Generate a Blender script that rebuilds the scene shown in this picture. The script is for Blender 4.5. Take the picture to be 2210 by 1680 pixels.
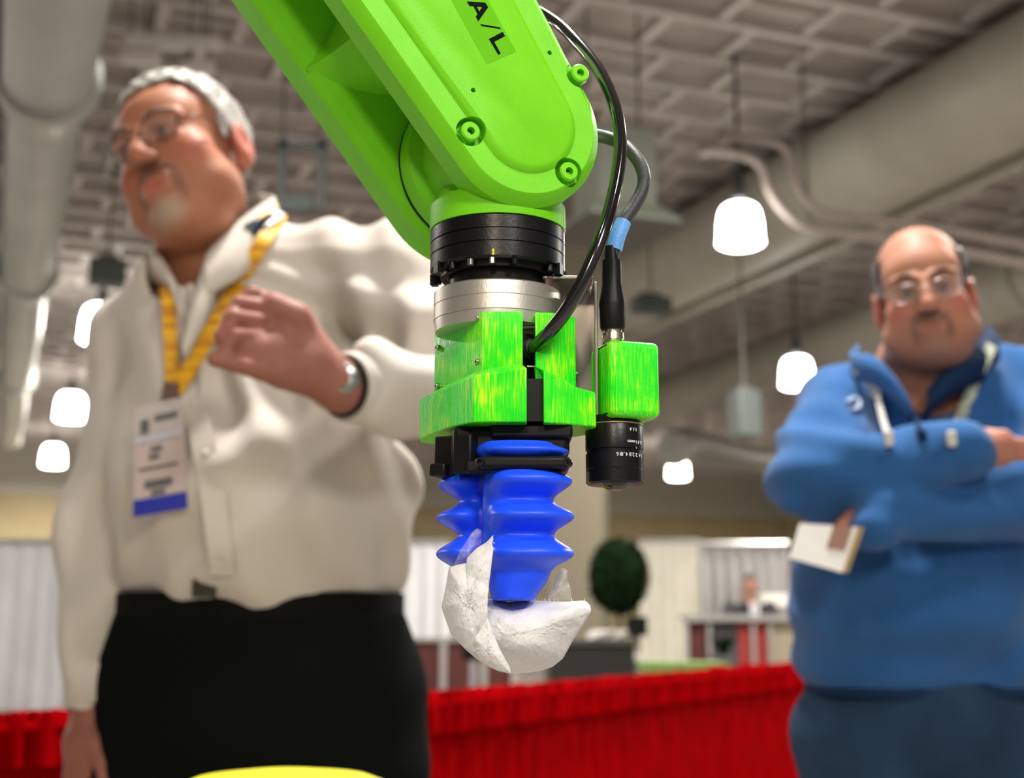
import bpy, bmesh, math, random
import numpy as np
from mathutils import Vector, Matrix
random.seed(7); RNG = np.random.RandomState(7)
for o in list(bpy.data.objects): bpy.data.objects.remove(o)
SC = bpy.context.scene
COL = SC.collection
PI = math.pi

# ------------------------------------------------------------------ camera
PITCH = math.atan(505/2800.0); CP, SP = math.cos(PITCH), math.sin(PITCH)
CZ = 1.0
cd = bpy.data.cameras.new('camera'); cam = bpy.data.objects.new('camera', cd); COL.objects.link(cam)
cam.location = (0, 0, CZ); cam.rotation_euler = (PI/2+PITCH, 0, 0)
cd.sensor_width = 36; cd.lens = 2800/2210*36; cd.clip_start = 0.05; cd.clip_end = 200
cd.dof.use_dof = True; cd.dof.focus_distance = 0.675; cd.dof.aperture_fstop = 7.6
SC.camera = cam
SC.view_settings.view_transform = 'Standard'; SC.view_settings.look = 'None'
SC.view_settings.gamma = 1; SC.view_settings.use_curve_mapping = False
SC.view_settings.exposure = 0.25
# ------------------------------------------------------------------ world and lamps' light
wd = bpy.data.worlds.new('hall_air'); SC.world = wd; wd.use_nodes = True
wd.node_tree.nodes['Background'].inputs[0].default_value = (1.0, .93, .84, 1)
wd.node_tree.nodes['Background'].inputs[1].default_value = 0.24
def hall_light(x, y, z, power, size, col=(1, .93, .84), aim=None, name='hall_lamp_light'):
    l = bpy.data.lights.new(name, 'AREA'); l.shape = 'DISK'; l.size = size; l.energy = power; l.color = col
    o = bpy.data.objects.new(name, l); COL.objects.link(o); o.location = (x, y, z)
    if aim:
        d = Vector(aim)-Vector((x, y, z)); o.rotation_euler = d.to_track_quat('-Z', 'Y').to_euler()
    return o

hall_light(0.3, 2.7, 5.9, 470, .5, (1, .96, .90), (0.3, 2.2, 1))      # high bay over the two men
hall_light(-1.6, -2.6, 5.8, 50, .6, (1, .93, .84), (0, .7, 1.1))       # high bays behind the camera
hall_light(2.6, -1.8, 5.8, 75, .6, (1, .95, .9), (0, .7, 1.1))
hall_light(-.12, -.85, 1.85, 9, .2, (1, .84, .64), (0, .68, 1.15), 'gripper_fill_light')     # warm fill added to brighten the gripper; tint follows the ring's warm reflection
hall_light(.62, -.65, 2.05, 16, .35, (1, .96, .92), (0, .68, 1.15), 'gripper_fill_light')  # second added fill, brightens the gripper from the right
for _x, _y in ((-9, 8), (-2.5, 6.5), (5, 7), (12, 12), (-16, 16), (19, 20), (-22, 27)): hall_light(_x, _y, 5.9, 520, .6, (1, .95, .88))
for _x, _y in ((10, 38), (-.5, 38), (17, 30), (-9.2, 34)): hall_light(_x, _y, 5.9, 700, .5, (1, .95, .88))  # added lights without fixtures, out of sight, to brighten the far wall

# ------------------------------------------------------------------ helpers: projection
def ray(px, py):
    a = (px-1105)/2800.0; b = (840-py)/2800.0
    return np.array([a, CP-b*SP, SP+b*CP])
def W(px, py, Y):                      # the point of the vertical plane at distance Y seen at a pixel
    r = ray(px, py); return np.array([0, 0, CZ])+r*(Y/r[1])

# ------------------------------------------------------------------ helpers: materials
MATS = {}
def nt(name):
    m = bpy.data.materials.new(name); m.use_nodes = True
    return m, m.node_tree, m.node_tree.nodes['Principled BSDF']
def mat(name, col, rough=.5, metal=0, spec=.5, bump=0, bscale=200, bdet=3, var=0, vscale=20, coat=0, sss=0,
        trans=0, alpha=1, emit=None, estr=0, stretch=(1, 1, 1), attr=False, ssr=(1, .4, .2), sssc=.01, ior=1.45, sheen=0):
    if name in MATS: return MATS[name]
    m, t, b = nt(name); N = t.nodes; L = t.links
    b.inputs['Base Color'].default_value = (*col, 1); b.inputs['Roughness'].default_value = rough
    b.inputs['Metallic'].default_value = metal; b.inputs['Specular IOR Level'].default_value = spec
    b.inputs['Coat Weight'].default_value = coat; b.inputs['Coat Roughness'].default_value = .08
    b.inputs['IOR'].default_value = ior
    if sss:
        b.inputs['Subsurface Weight'].default_value = sss; b.inputs['Subsurface Radius'].default_value = ssr
        b.inputs['Subsurface Scale'].default_value = sssc
    if trans: b.inputs['Transmission Weight'].default_value = trans
    if sheen: b.inputs['Sheen Weight'].default_value = sheen
    b.inputs['Alpha'].default_value = alpha
    if emit: b.inputs['Emission Color'].default_value = (*emit, 1); b.inputs['Emission Strength'].default_value = estr
    tc = N.new('ShaderNodeTexCoord'); mp = N.new('ShaderNodeMapping'); L.new(tc.outputs['Object'], mp.inputs[0])
    mp.inputs['Scale'].default_value = stretch
    src = None
    if attr:
        a = N.new('ShaderNodeAttribute'); a.attribute_name = 'Col'; src = a.outputs['Color']
    if var:
        n = N.new('ShaderNodeTexNoise'); n.inputs['Scale'].default_value = vscale; n.inputs['Detail'].default_value = 4
        L.new(mp.outputs[0], n.inputs[0])
        mr = N.new('ShaderNodeMapRange'); mr.inputs[1].default_value = .3; mr.inputs[2].default_value = .7
        mr.inputs[3].default_value = 1-var; mr.inputs[4].default_value = 1+var; L.new(n.outputs[0], mr.inputs[0])
        mx = N.new('ShaderNodeMix'); mx.data_type = 'RGBA'; mx.blend_type = 'MULTIPLY'; mx.inputs[0].default_value = 1
        if src: L.new(src, mx.inputs[6])
        else: mx.inputs[6].default_value = (*col, 1)
        L.new(mr.outputs[0], mx.inputs[7]); src = mx.outputs[2]
    if src: L.new(src, b.inputs['Base Color'])
    if bump:
        n2 = N.new('ShaderNodeTexNoise'); n2.inputs['Scale'].default_value = bscale; n2.inputs['Detail'].default_value = bdet
        L.new(mp.outputs[0], n2.inputs[0]); bp = N.new('ShaderNodeBump'); bp.inputs['Strength'].default_value = bump
        bp.inputs['Distance'].default_value = .002; L.new(n2.outputs[0], bp.inputs['Height']); L.new(bp.outputs[0], b.inputs['Normal'])
    MATS[name] = m; return m

LIME = mat('lime_paint', (.165, .60, .014), .42, bump=.12, bscale=1400, var=.04, vscale=60, spec=.22)
LIME_DECAL = mat('decal_film', (.115, .45, .006), .65, spec=.1, bump=.1, bscale=900)
BLACKMETAL = mat('black_anodised', (.006, .006, .007), .32, metal=.2, spec=.4, bump=.05, bscale=500)
BLACKPLASTIC = mat('black_plastic', (.006, .006, .006), .42, spec=.22)
ALU = mat('aluminium', (.66, .62, .56), .34, metal=.85, bump=.08, bscale=2500, stretch=(1, 1, .1))
STEEL = mat('screw_steel', (.45, .42, .38), .3, metal=1)
BRASSY = mat('nickel_connector', (.62, .56, .42), .25, metal=1)
HOSE = mat('gloss_black_hose', (.006, .006, .007), .12, coat=.6, spec=.7)
CABLE = mat('grey_rubber', (.035, .037, .04), .5, bump=.1, bscale=600)
TAPE = mat('blue_tape', (.13, .36, .78), .45, bump=.2, bscale=700)
BLUE = mat('blue_silicone', (.012, .085, 1.0), .4, sss=.15, ssr=(.1, .2, 1), sssc=.004, var=.05, vscale=60, spec=.45)
PAPER = mat('white_paper', (.74, .735, .73), .7, bump=.3, bscale=150, bdet=5, var=.05, vscale=70, sss=.1, ssr=(1, .9, .8), sssc=.003, spec=.3)
GLASS = mat('lens_glass', (.9, .9, .95), .02, trans=1, ior=1.5)
WHITE_PRINT = mat('white_engraving', (.8, .8, .8), .5)
INK = mat('black_ink', (.004, .006, .005), .8, spec=.08)

def printed_green():
    m, t, b = nt('printed_fluorescent_green'); N = t.nodes; L = t.links
    tc = N.new('ShaderNodeTexCoord'); mp = N.new('ShaderNodeMapping'); L.new(tc.outputs['Object'], mp.inputs[0])
    mp.inputs['Scale'].default_value = (1, 1, .07)
    n = N.new('ShaderNodeTexNoise'); n.inputs['Scale'].default_value = 1100; n.inputs['Detail'].default_value = 2; L.new(mp.outputs[0], n.inputs[0])
    n3 = N.new('ShaderNodeTexNoise'); n3.inputs['Scale'].default_value = 55; n3.inputs['Detail'].default_value = 3; L.new(tc.outputs['Object'], n3.inputs[0])
    mu = N.new('ShaderNodeMath'); mu.operation = 'MULTIPLY'; L.new(n.outputs[0], mu.inputs[0]); L.new(n3.outputs[0], mu.inputs[1])
    cr = N.new('ShaderNodeValToRGB'); L.new(mu.outputs[0], cr.inputs[0])
    cr.color_ramp.elements[0].position = .16; cr.color_ramp.elements[0].color = (.008, .74, .012, 1)
    cr.color_ramp.elements[1].position = .42; cr.color_ramp.elements[1].color = (.55, .86, .012, 1)
    e = cr.color_ramp.elements.new(.27); e.color = (.07, .82, .008, 1)
    L.new(cr.outputs[0], b.inputs['Base Color'])
    b.inputs['Roughness'].default_value = .28; b.inputs['Subsurface Weight'].default_value = .35
    b.inputs['Subsurface Radius'].default_value = (.3, 1, .2); b.inputs['Subsurface Scale'].default_value = .004
    w = N.new('ShaderNodeTexWave'); w.wave_type = 'BANDS'; w.bands_direction = 'X'; w.inputs['Scale'].default_value = 420
    w.inputs['Distortion'].default_value = 1.5; L.new(tc.outputs['Object'], w.inputs[0])
    ad = N.new('ShaderNodeMath'); ad.operation = 'ADD'; L.new(w.outputs['Fac'], ad.inputs[0]); L.new(n.outputs[0], ad.inputs[1])
    bp = N.new('ShaderNodeBump'); bp.inputs['Strength'].default_value = .35; bp.inputs['Distance'].default_value = .0006
    L.new(ad.outputs[0], bp.inputs['Height']); L.new(bp.outputs[0], b.inputs['Normal'])
    return m
PRINT = printed_green()

# ------------------------------------------------------------------ helpers: meshes
def link(name, verts, faces, m=None, parent=None, smooth=35, cols=None):
    me = bpy.data.meshes.new(name)
    me.from_pydata([tuple(map(float, v)) for v in verts], [], [tuple(map(int, f)) for f in faces])
    me.validate(); me.update()
    if smooth:
        bm = bmesh.new(); bm.from_mesh(me); bmesh.ops.recalc_face_normals(bm, faces=bm.faces)
        lim = math.radians(smooth)
        for f in bm.faces: f.smooth = True
        for e in bm.edges:
            if len(e.link_faces) == 2 and e.calc_face_angle(0) > lim: e.smooth = False
        bm.to_mesh(me); bm.free()
    if cols is not None and len(me.vertices) == len(cols):
        a = me.color_attributes.new('Col', 'FLOAT_COLOR', 'POINT')
        c = np.ones((len(cols), 4), np.float32); c[:, :3] = cols; a.data.foreach_set('color', c.ravel())
    if m: me.materials.append(m)
    o = bpy.data.objects.new(name, me); COL.objects.link(o)
    if parent: o.parent = parent
    return o
class MB:                                                # collects primitive shapes into one mesh
    def __init__(s): s.v = []; s.f = []
    def add(s, v, f):
        n = len(s.v); s.v += [tuple(x) for x in v]; s.f += [tuple(i+n for i in q) for q in f]; return s
    def box(s, c, d, R=None):
        v = []
        for x in (-.5, .5):
            for y in (-.5, .5):
                for z in (-.5, .5):
                    q = Vector((x*d[0], y*d[1], z*d[2]))
                    if R is not None: q = R @ q
                    v.append((q.x+c[0], q.y+c[1], q.z+c[2]))
        return s.add(v, [(0, 1, 3, 2), (4, 6, 7, 5), (0, 4, 5, 1), (2, 3, 7, 6), (0, 2, 6, 4), (1, 5, 7, 3)])
    def lathe(s, c, prof, n=48, R=None, cap=True):       # prof: (r, z)
        v = []; f = []
        for r, z in prof:
            for i in range(n):
                a = 2*PI*i/n; q = Vector((r*math.cos(a), r*math.sin(a), z))
                if R is not None: q = R @ q
                v.append((q.x+c[0], q.y+c[1], q.z+c[2]))
        for k in range(len(prof)-1):
            for i in range(n):
                j = (i+1) % n; f.append((k*n+i, k*n+j, (k+1)*n+j, (k+1)*n+i))
        if cap: f.append(tuple(range(n))[::-1]); f.append(tuple(range((len(prof)-1)*n, len(prof)*n)))
        return s.add(v, f)
    def loft(s, loops, cap=True):
        n = len(loops[0]); v = [p for l in loops for p in l]; f = []
        for k in range(len(loops)-1):
            for i in range(n):
                j = (i+1) % n; f.append((k*n+i, k*n+j, (k+1)*n+j, (k+1)*n+i))
        if cap: f.append(tuple(range(n))[::-1]); f.append(tuple(range((len(loops)-1)*n, len(loops)*n)))
        return s.add(v, f)
    def tube(s, pts, r, n=12, sub=8):
        pts = spline(pts, sub); m = len(pts); rr = r if isinstance(r, (list, np.ndarray)) else [r]*m
        if len(rr) != m: rr = np.interp(np.linspace(0, 1, m), np.linspace(0, 1, len(rr)), rr)
        loops = []; up = np.array([.13, .31, .94])
        for i in range(m):
            t = pts[min(i+1, m-1)]-pts[max(i-1, 0)]; t = t/(np.linalg.norm(t)+1e-12)
            a = np.cross(t, up); a /= np.linalg.norm(a)+1e-12; b = np.cross(t, a)
            up = up if i == 0 else up
            loops.append([tuple(pts[i]+rr[i]*(math.cos(2*PI*k/n)*a+math.sin(2*PI*k/n)*b)) for k in range(n)])
        return s.loft(loops)
    def build(s, name, m=None, parent=None, smooth=35): return link(name, s.v, s.f, m, parent, smooth)
def spline(pts, sub):
    P = np.array([np.array(p, float) for p in pts])
    if sub <= 1 or len(P) < 3: return P
    Q = np.vstack([2*P[0]-P[1], P, 2*P[-1]-P[-2]]); out = []
    for i in range(1, len(Q)-2):
        for k in range(sub):
            t = k/sub; a, b, c, d = Q[i-1], Q[i], Q[i+1], Q[i+2]
            out.append(.5*((2*b)+(-a+c)*t+(2*a-5*b+4*c-d)*t*t+(-a+3*b-3*c+d)*t**3))
    out.append(P[-1]); return np.array(out)
def bevel(o, w, seg=2):
    md = o.modifiers.new('bevel', 'BEVEL'); md.width = w; md.segments = seg; md.limit_method = 'ANGLE'; md.angle_limit = .6
    return o
def empty(name, loc=(0, 0, 0)):
    o = bpy.data.objects.new(name, None); COL.objects.link(o); o.location = loc; o.empty_display_size = .05; return o
def tag(o, label=None, cat=None, group=None, kind=None):
    if label: o['label'] = label
    if cat: o['category'] = cat
    if group: o['group'] = group
    if kind: o['kind'] = kind
    return o
def thing(name, label, cat, loc=(0, 0, 0), group=None):
    return tag(empty(name, loc), label, cat, group)
def finish(root):                                        # parts were modelled in world space: keep them there under a placed root
    bpy.context.view_layer.update()
    inv = Matrix.Translation(root.location).inverted()
    for c in root.children: c.matrix_parent_inverse = inv
def boolean_cut(o, cutter):
    md = o.modifiers.new('cut', 'BOOLEAN'); md.operation = 'DIFFERENCE'; md.object = cutter; md.solver = 'EXACT'
    dg = bpy.context.evaluated_depsgraph_get(); dg.update()
    me = bpy.data.meshes.new_from_object(o.evaluated_get(dg)); o.modifiers.clear(); o.data = me
    bpy.data.objects.remove(cutter)
    bm = bmesh.new(); bm.from_mesh(me)
    for f in bm.faces: f.smooth = True
    for e in bm.edges: e.smooth = not (len(e.link_faces) == 2 and e.calc_face_angle(0) > .5)
    bm.to_mesh(me); bm.free()
def text_mesh(name, s, size, depth, Mx, m, parent, bold=0.0):
    cu = bpy.data.curves.new(name, 'FONT'); cu.body = s; cu.size = size; cu.extrude = depth; cu.offset = bold
    cu.align_x = 'CENTER'; cu.align_y = 'CENTER'
    t = bpy.data.objects.new(name, cu); COL.objects.link(t)
    dg = bpy.context.evaluated_depsgraph_get(); dg.update()
    me = bpy.data.meshes.new_from_object(t.evaluated_get(dg)); bpy.data.objects.remove(t)
    me.transform(Mx); me.materials.clear(); me.materials.append(m)
    o = bpy.data.objects.new(name, me); COL.objects.link(o)
    if parent: o.parent = parent
    return o

# ------------------------------------------------------------------ helpers: signed distance modelling (continuous bodies and clothes)
def smin(a, b, k): 
    h = np.clip(.5+.5*(b-a)/k, 0, 1); return b*(1-h)+a*h-k*h*(1-h)
def smax(a, b, k): return -smin(-a, -b, k)
def cap(P, a, b, ra, rb, sy=1.0):
    a = np.asarray(a, float); b = np.asarray(b, float)
    if sy != 1: S = np.array([1, 1/sy, 1]); P = P*S; a = a*S; b = b*S
    d = b-a; t = np.clip(((P-a)@d)/(d@d), 0, 1)
    return np.linalg.norm(P-a-t[:, None]*d, axis=1)-(ra+(rb-ra)*t)
def ell(P, c, r, R=None):
    q = P-np.asarray(c, float)
    if R is not None: q = q@R
    r = np.asarray(r, float); k0 = np.linalg.norm(q/r, axis=1); k1 = np.linalg.norm(q/(r*r), axis=1)
    return k0*(k0-1)/(k1+1e-9)
def chain(P, pts, rs, k=.01):
    f = cap(P, pts[0], pts[1], rs[0], rs[1])
    for i in range(1, len(pts)-1): f = smin(f, cap(P, pts[i], pts[i+1], rs[i], rs[i+1]), k)
    return f
def mesh_sdf(fn, lo, hi, h):
    B = 8; lo = np.array(lo, float); hi = np.array(hi, float)
    nb = np.ceil((hi-lo)/h/B).astype(int); n = nb*B
    bc = np.stack(np.meshgrid(*[lo[i]+(np.arange(nb[i])*B+(B-1)/2)*h for i in range(3)], indexing='ij'), -1).reshape(-1, 3)
    fb = fn(bc); act = np.abs(fb) < B*h*1.5
    F = np.repeat(np.repeat(np.repeat(fb.reshape(nb), B, 0), B, 1), B, 2).astype(np.float32)
    ai = np.argwhere(act.reshape(nb)); off = np.stack(np.meshgrid(*[np.arange(B)]*3, indexing='ij'), -1).reshape(-1, 3)
    idx = (ai[:, None, :]*B+off[None]).reshape(-1, 3)
    vals = np.concatenate([fn(lo+q*h) for q in np.array_split(idx, max(1, len(idx)//300000))]) if len(idx) else []
    F[idx[:, 0], idx[:, 1], idx[:, 2]] = vals
    for ax in range(3):                                  # close at the border of the box
        for e in (0, -1):
            sl = [slice(None)]*3; sl[ax] = e; F[tuple(sl)] = np.maximum(F[tuple(sl)], h*.5)
    S = F < 0; c = [S[i:n[0]-1+i, j:n[1]-1+j, k:n[2]-1+k] for i in (0, 1) for j in (0, 1) for k in (0, 1)]
    tot = sum(x.astype(np.int8) for x in c); cells = np.argwhere((tot > 0) & (tot < 8))
    vid = -np.ones(n-1, int); vid[cells[:, 0], cells[:, 1], cells[:, 2]] = np.arange(len(cells))
    acc = np.zeros((len(cells), 3)); cnt = np.zeros(len(cells))
    cor = np.array([(i, j, k) for i in (0, 1) for j in (0, 1) for k in (0, 1)])
    fv = [F[cells[:, 0]+q[0], cells[:, 1]+q[1], cells[:, 2]+q[2]] for q in cor]
    for a in range(8):
        for b in range(a+1, 8):
            if np.abs(cor[a]-cor[b]).sum() != 1: continue
            m = (fv[a] < 0) != (fv[b] < 0); t = np.where(m, fv[a]/(fv[a]-fv[b]+1e-20), 0)
            acc += np.where(m[:, None], cor[a]+(cor[b]-cor[a])*t[:, None], 0); cnt += m
    V = lo+(cells+acc/np.maximum(cnt, 1)[:, None])*h; faces = []
    for ax in range(3):
        u, w = (ax+1) % 3, (ax+2) % 3
        sl0 = [slice(1, n[i]-1) for i in range(3)]; sl0[ax] = slice(0, n[ax]-1); sl1 = list(sl0); sl1[ax] = slice(1, n[ax])
        A = S[tuple(sl0)]; Bq = S[tuple(sl1)]; e = np.argwhere(A != Bq); st = A[e[:, 0], e[:, 1], e[:, 2]]
        e = e+np.array([0 if i == ax else 1 for i in range(3)])
        q = []
        for du, dw in ((0, 0), (-1, 0), (-1, -1), (0, -1)):
            p = e.copy(); p[:, u] += du; p[:, w] += dw; q.append(vid[p[:, 0], p[:, 1], p[:, 2]])
        q = np.stack(q, 1); q[~st] = q[~st][:, ::-1]; faces.append(q)
    Fc = np.concatenate(faces); Fc = Fc[(Fc >= 0).all(1)]
    return V, Fc
def sdf_obj(name, fn, lo, hi, h, m, parent, colfn=None):
    V, F = mesh_sdf(fn, lo, hi, h)
    me = bpy.data.meshes.new(name); me.from_pydata(V.tolist(), [], F.tolist()); me.update()
    me.polygons.foreach_set('use_smooth', np.ones(len(me.polygons), bool))
    if colfn is not None:
        a = me.color_attributes.new('Col', 'FLOAT_COLOR', 'POINT'); c = np.ones((len(V), 4), np.float32); c[:, :3] = colfn(V)
        a.data.foreach_set('color', c.ravel())
    me.materials.append(m); o = bpy.data.objects.new(name, me); COL.objects.link(o)
    if parent: o.parent = parent
    return o
def hit(px, py, fn, Y0, Y1, off=0.0, n=400):             # where a sight line meets a surface
    r = ray(px, py); ys = np.linspace(Y0, Y1, n); P = np.array([0, 0, CZ])+r[None]*(ys/r[1])[:, None]
    f = fn(P); i = np.argmax(f < off)
    return P[i] if f[i] < off else P[np.argmin(f)]
def noise3(P, s, seed=0):
    q = P*s+seed*3.7; x, y, z = q[:, 0], q[:, 1], q[:, 2]
    return (np.sin(x*1.3+1.7*np.sin(y*.9+seed))+np.sin(y*1.7+1.3*np.sin(z*1.1))+np.sin(z*1.5+1.9*np.sin(x*.7)))/3
# ================================================================== THE HALL (long axis turned to the left of the camera)
YAW = math.atan(1105/2800.0)
HC = np.array([math.cos(YAW), math.sin(YAW), 0]); HH = np.array([-math.sin(YAW), math.cos(YAW), 0])
RH = Matrix.Rotation(YAW, 3, 'Z')
def hp(L, t, z): return HC*L+HH*t+np.array([0, 0, z])
def hall_box(mb, L0, L1, t0, t1, z0, z1):
    return mb.box(hp((L0+L1)/2, (t0+t1)/2, (z0+z1)/2), (abs(L1-L0), abs(t1-t0), abs(z1-z0)), RH)
CEIL = mat('ceiling_deck', (.29, .25, .225), .85, var=.25, vscale=1.2, bump=.3, bscale=6)
RIB = mat('ceiling_ribs', (.46, .42, .39), .8, var=.12, vscale=2)
DUCT = mat('painted_duct', (.36, .37, .335), .45, var=.08, vscale=1.5)
DUCT2 = mat('oval_duct_paint', (.34, .325, .27), .55, var=.08, vscale=1.5)
CONDUIT = mat('conduit_paint', (.30, .25, .22), .5)
FLOORM = mat('hall_carpet', (.30, .27, .25), .9, var=.2, vscale=2)
WALL_UP = mat('wall_grey', (.40, .38, .32), .8, var=.05)
WALL_TAN = mat('wall_tan', (.33, .27, .15), .8, var=.08, vscale=1)
H_CEIL = 7.0
struct = lambda o: tag(o, kind='structure')
struct(hall_box(MB(), -26, 34, -10, 46, -.1, 0).build('floor', FLOORM))
ceiling = struct(hall_box(MB(), -26, 34, -10, 46, H_CEIL, H_CEIL+.15).build('ceiling', CEIL))
# long purlins across the hall, each one a part; the small ribs between them are too many and too far
for i in range(50):
    t = 7.4+i*.78
    hall_box(MB(), -24, 32, t-.05, t+.05, H_CEIL-.11, H_CEIL).build('purlin', RIB, ceiling)
mb = MB()
for i in range(49):
    for j in range(46):
        L = -16+j*.95+(.47 if i % 2 else 0)+RNG.uniform(-.1, .1)
        if abs(L) > 24: continue
        t = 7.4+i*.78
        hall_box(mb, L-.06, L+.06, t+.05, t+.73, H_CEIL-.07, H_CEIL)
        if (i*7+j*3) % 5 < 2: hall_box(mb, L+.06, L+.89, t+.36, t+.42, H_CEIL-.05, H_CEIL)
tag(mb.build('small_ribs', RIB, ceiling, smooth=0), kind='stuff')
# end wall in two paints
w = struct(hall_box(MB(), -26, 34, 45.8, 46, 5.2, H_CEIL).build('wall_back', WALL_UP))
hall_box(MB(), -26, 34, 45.75, 45.95, 0, 5.2).build('lower_band', WALL_TAN, w)
hall_box(MB(), -26, 34, 45.6, 45.8, 6.5, 7).build('soffit', WALL_UP, w)
w = struct(hall_box(MB(), 30, 30.2, -10, 46, 5.2, H_CEIL).build('wall_right', WALL_UP))
hall_box(MB(), 29.95, 30.15, -10, 46, 0, 5.2).build('lower_band', WALL_TAN, w)

# ---- round duct on the left, stepping down at its flanges
def hall_cyl(mb, L, z, r0, r1, t0, t1, n=40):
    loops = []
    for t, r in ((t0, r0), (t1, r1)):
        loops.append([tuple(hp(L+r*math.cos(2*PI*k/n), t, z+r*math.sin(2*PI*k/n))) for k in range(n)])
    return mb.loft(loops)
d = thing('round_duct', 'large round pale grey air duct with raised flanges along the left of the ceiling', 'duct', hp(.12, 15, 4.75))
segs = [(.34, 1, 9.9), (.30, 10.1, 15.9), (.26, 16.1, 23), (.23, 23.2, 31)]
for r, a, b in segs: hall_cyl(MB(), .12, 5.07, r, r, a, b).build('duct_section', DUCT, d)
for (r, a, b), (r2, a2, b2) in zip(segs, segs[1:]):
    m_ = hall_cyl(MB(), .12, 5.07, r+.06, r+.06, b-.12, b+.02); hall_cyl(m_, .12, 5.07, r+.03, r2+.01, b+.02, b+.55); m_.build('flange', DUCT, d)
hall_cyl(MB(), .12, 5.07, .24, .10, 31, 31.4).build('end_cap', DUCT, d)
hall_box(MB(), -.27, -.22, 1, 31, 4.95, 5.15).build('side_rail', mat('dark_rail', (.07, .07, .06), .6), d)
finish(d)
# ---- large oval duct on the right
d = thing('oval_duct', 'wide beige oval duct running diagonally across the upper right ceiling', 'duct', hp(7.8, 15, 5))
n = 40; loops = []
for t in (3, 36):
    loops.append([tuple(hp(9.15+.72*math.cos(2*PI*k/n), t, 6.28+.58*math.sin(2*PI*k/n))) for k in range(n)])
MB().loft(loops).build('duct_body', DUCT2, d)
for t in (7, 12.5, 18, 24, 30):
    hall_cyl(MB(), 9.15, 6.28, .70, .70, t, t+.09).build('seam_band', DUCT2, d)
hall_box(MB(), 9.95, 10.12, 3, 36, 5.86, 6.12).build('cable_tray', DUCT2, d)
hall_box(MB(), 10.25, 10.33, 3, 36, 6.0, 6.16).build('side_rail', CONDUIT, d)
finish(d)
# ---- second duct further right, running the same way
d = thing('far_duct', 'dull brown duct below and beyond the wide oval duct, far right', 'duct', hp(12.5, 20, 5.4))
hall_cyl(MB(), 13.6, 5.9, .5, .5, 8, 40).build('duct_body', DUCT2, d)
for t in (14, 20, 26): hall_cyl(MB(), 13.6, 5.9, .55, .55, t, t+.1).build('seam_band', DUCT2, d)
finish(d)
# ---- conduits with the S-bend
Yc = 13.0
A = [(1556, 292), (1620, 300), (1680, 311), (1707, 338), (1716, 388), (1739, 434), (1794, 466), (1931, 480), (2080, 505), (2300, 548)]
Bp = [(1515, 320), (1611, 338), (1648, 366), (1662, 411), (1694, 457), (1748, 494), (1863, 508), (2000, 530), (2120, 552), (2300, 585)]
for pts, lb in ((A, 'upper of two pinkish grey conduits with an S bend under the duct'), (Bp, 'lower of two pinkish grey conduits with an S bend under the duct')):
    c = thing('conduit', lb, 'pipe', W(*pts[0], Yc), 'conduits with the S bend')
    MB().tube([W(x, y, Yc) for x, y in pts], .053, 12, 8).build('pipe', CONDUIT, c)
    p0 = W(pts[0][0]+6, pts[0][1], Yc); MB().lathe(p0-np.array([0, 0, .07]), [(.07, 0), (.07, .14)], 16).build('junction_fitting', CONDUIT, c)
    p1 = W(*pts[5], Yc); p1[2] -= .05; MB().tube([p1+np.array([0, 0, .05]), [p1[0], p1[1], H_CEIL]], .008, 6, 1).build('hanger_rod', MATS['dark_rail'], c)
    finish(c)
# ---- air unit with a flared grille behind the hose
c0 = W(1325, 400, 12.0); UNITM = mat('unit_grey_green', (.27, .30, .25), .6)
u = thing('air_diffuser', 'grey green box diffuser hanging behind the black hose', 'diffuser', c0)
MB().box(c0+np.array([0, 0, .12]), (.6, .6, .75), RH).build('box', UNITM, u)
l0 = []; 
for z, s in ((-.25, .30), (-.42, .47), (-.46, .47)):
    l0.append([tuple(c0+np.array(RH @ Vector((sx*s, sy*s, z)))) for sx, sy in ((-1, -1), (1, -1), (1, 1), (-1, 1))])
MB().loft(l0).build('flared_grille', UNITM, u)
MB().box(c0+np.array([0, 0, -.48]), (.98, .98, .03), RH).build('rim', MATS['dark_rail'], u)
for sx in (-.25, .25): MB().tube([c0+np.array([sx, 0, .45]), [c0[0]+sx, c0[1], H_CEIL]], .012, 6, 1).build('hanger_rod', MATS['dark_rail'], u)
finish(u)
# ---- dark hanging frame left of the arm
DG = mat('dark_green_steel', (.06, .075, .07), .6)
f = thing('steel_trapeze', 'dark steel trapeze hung above the shoulder of the man in the white shirt', 'rack', W(655, 400, 11))
for x in (610, 695):
    a_ = W(x, 455, 11); b_ = W(x, 300, 11); MB().box((a_+b_)/2, (.07, .07, b_[2]-a_[2])).build('upright', DG, f)
a_ = W(600, 312, 11); b_ = W(705, 318, 11); MB().box((a_+b_)/2, (b_[0]-a_[0], .07, .06)).build('crossbar', DG, f)
a_ = W(640, 440, 11); MB().box(a_, (.3, .1, .14)).build('bracket', DG, f)
for x in (610, 695):
    b_ = W(x, 300, 11); MB().tube([b_, [b_[0], b_[1], H_CEIL]], .012, 6, 1).build('hanger_rod', MATS['dark_rail'], f)
finish(f)
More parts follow.
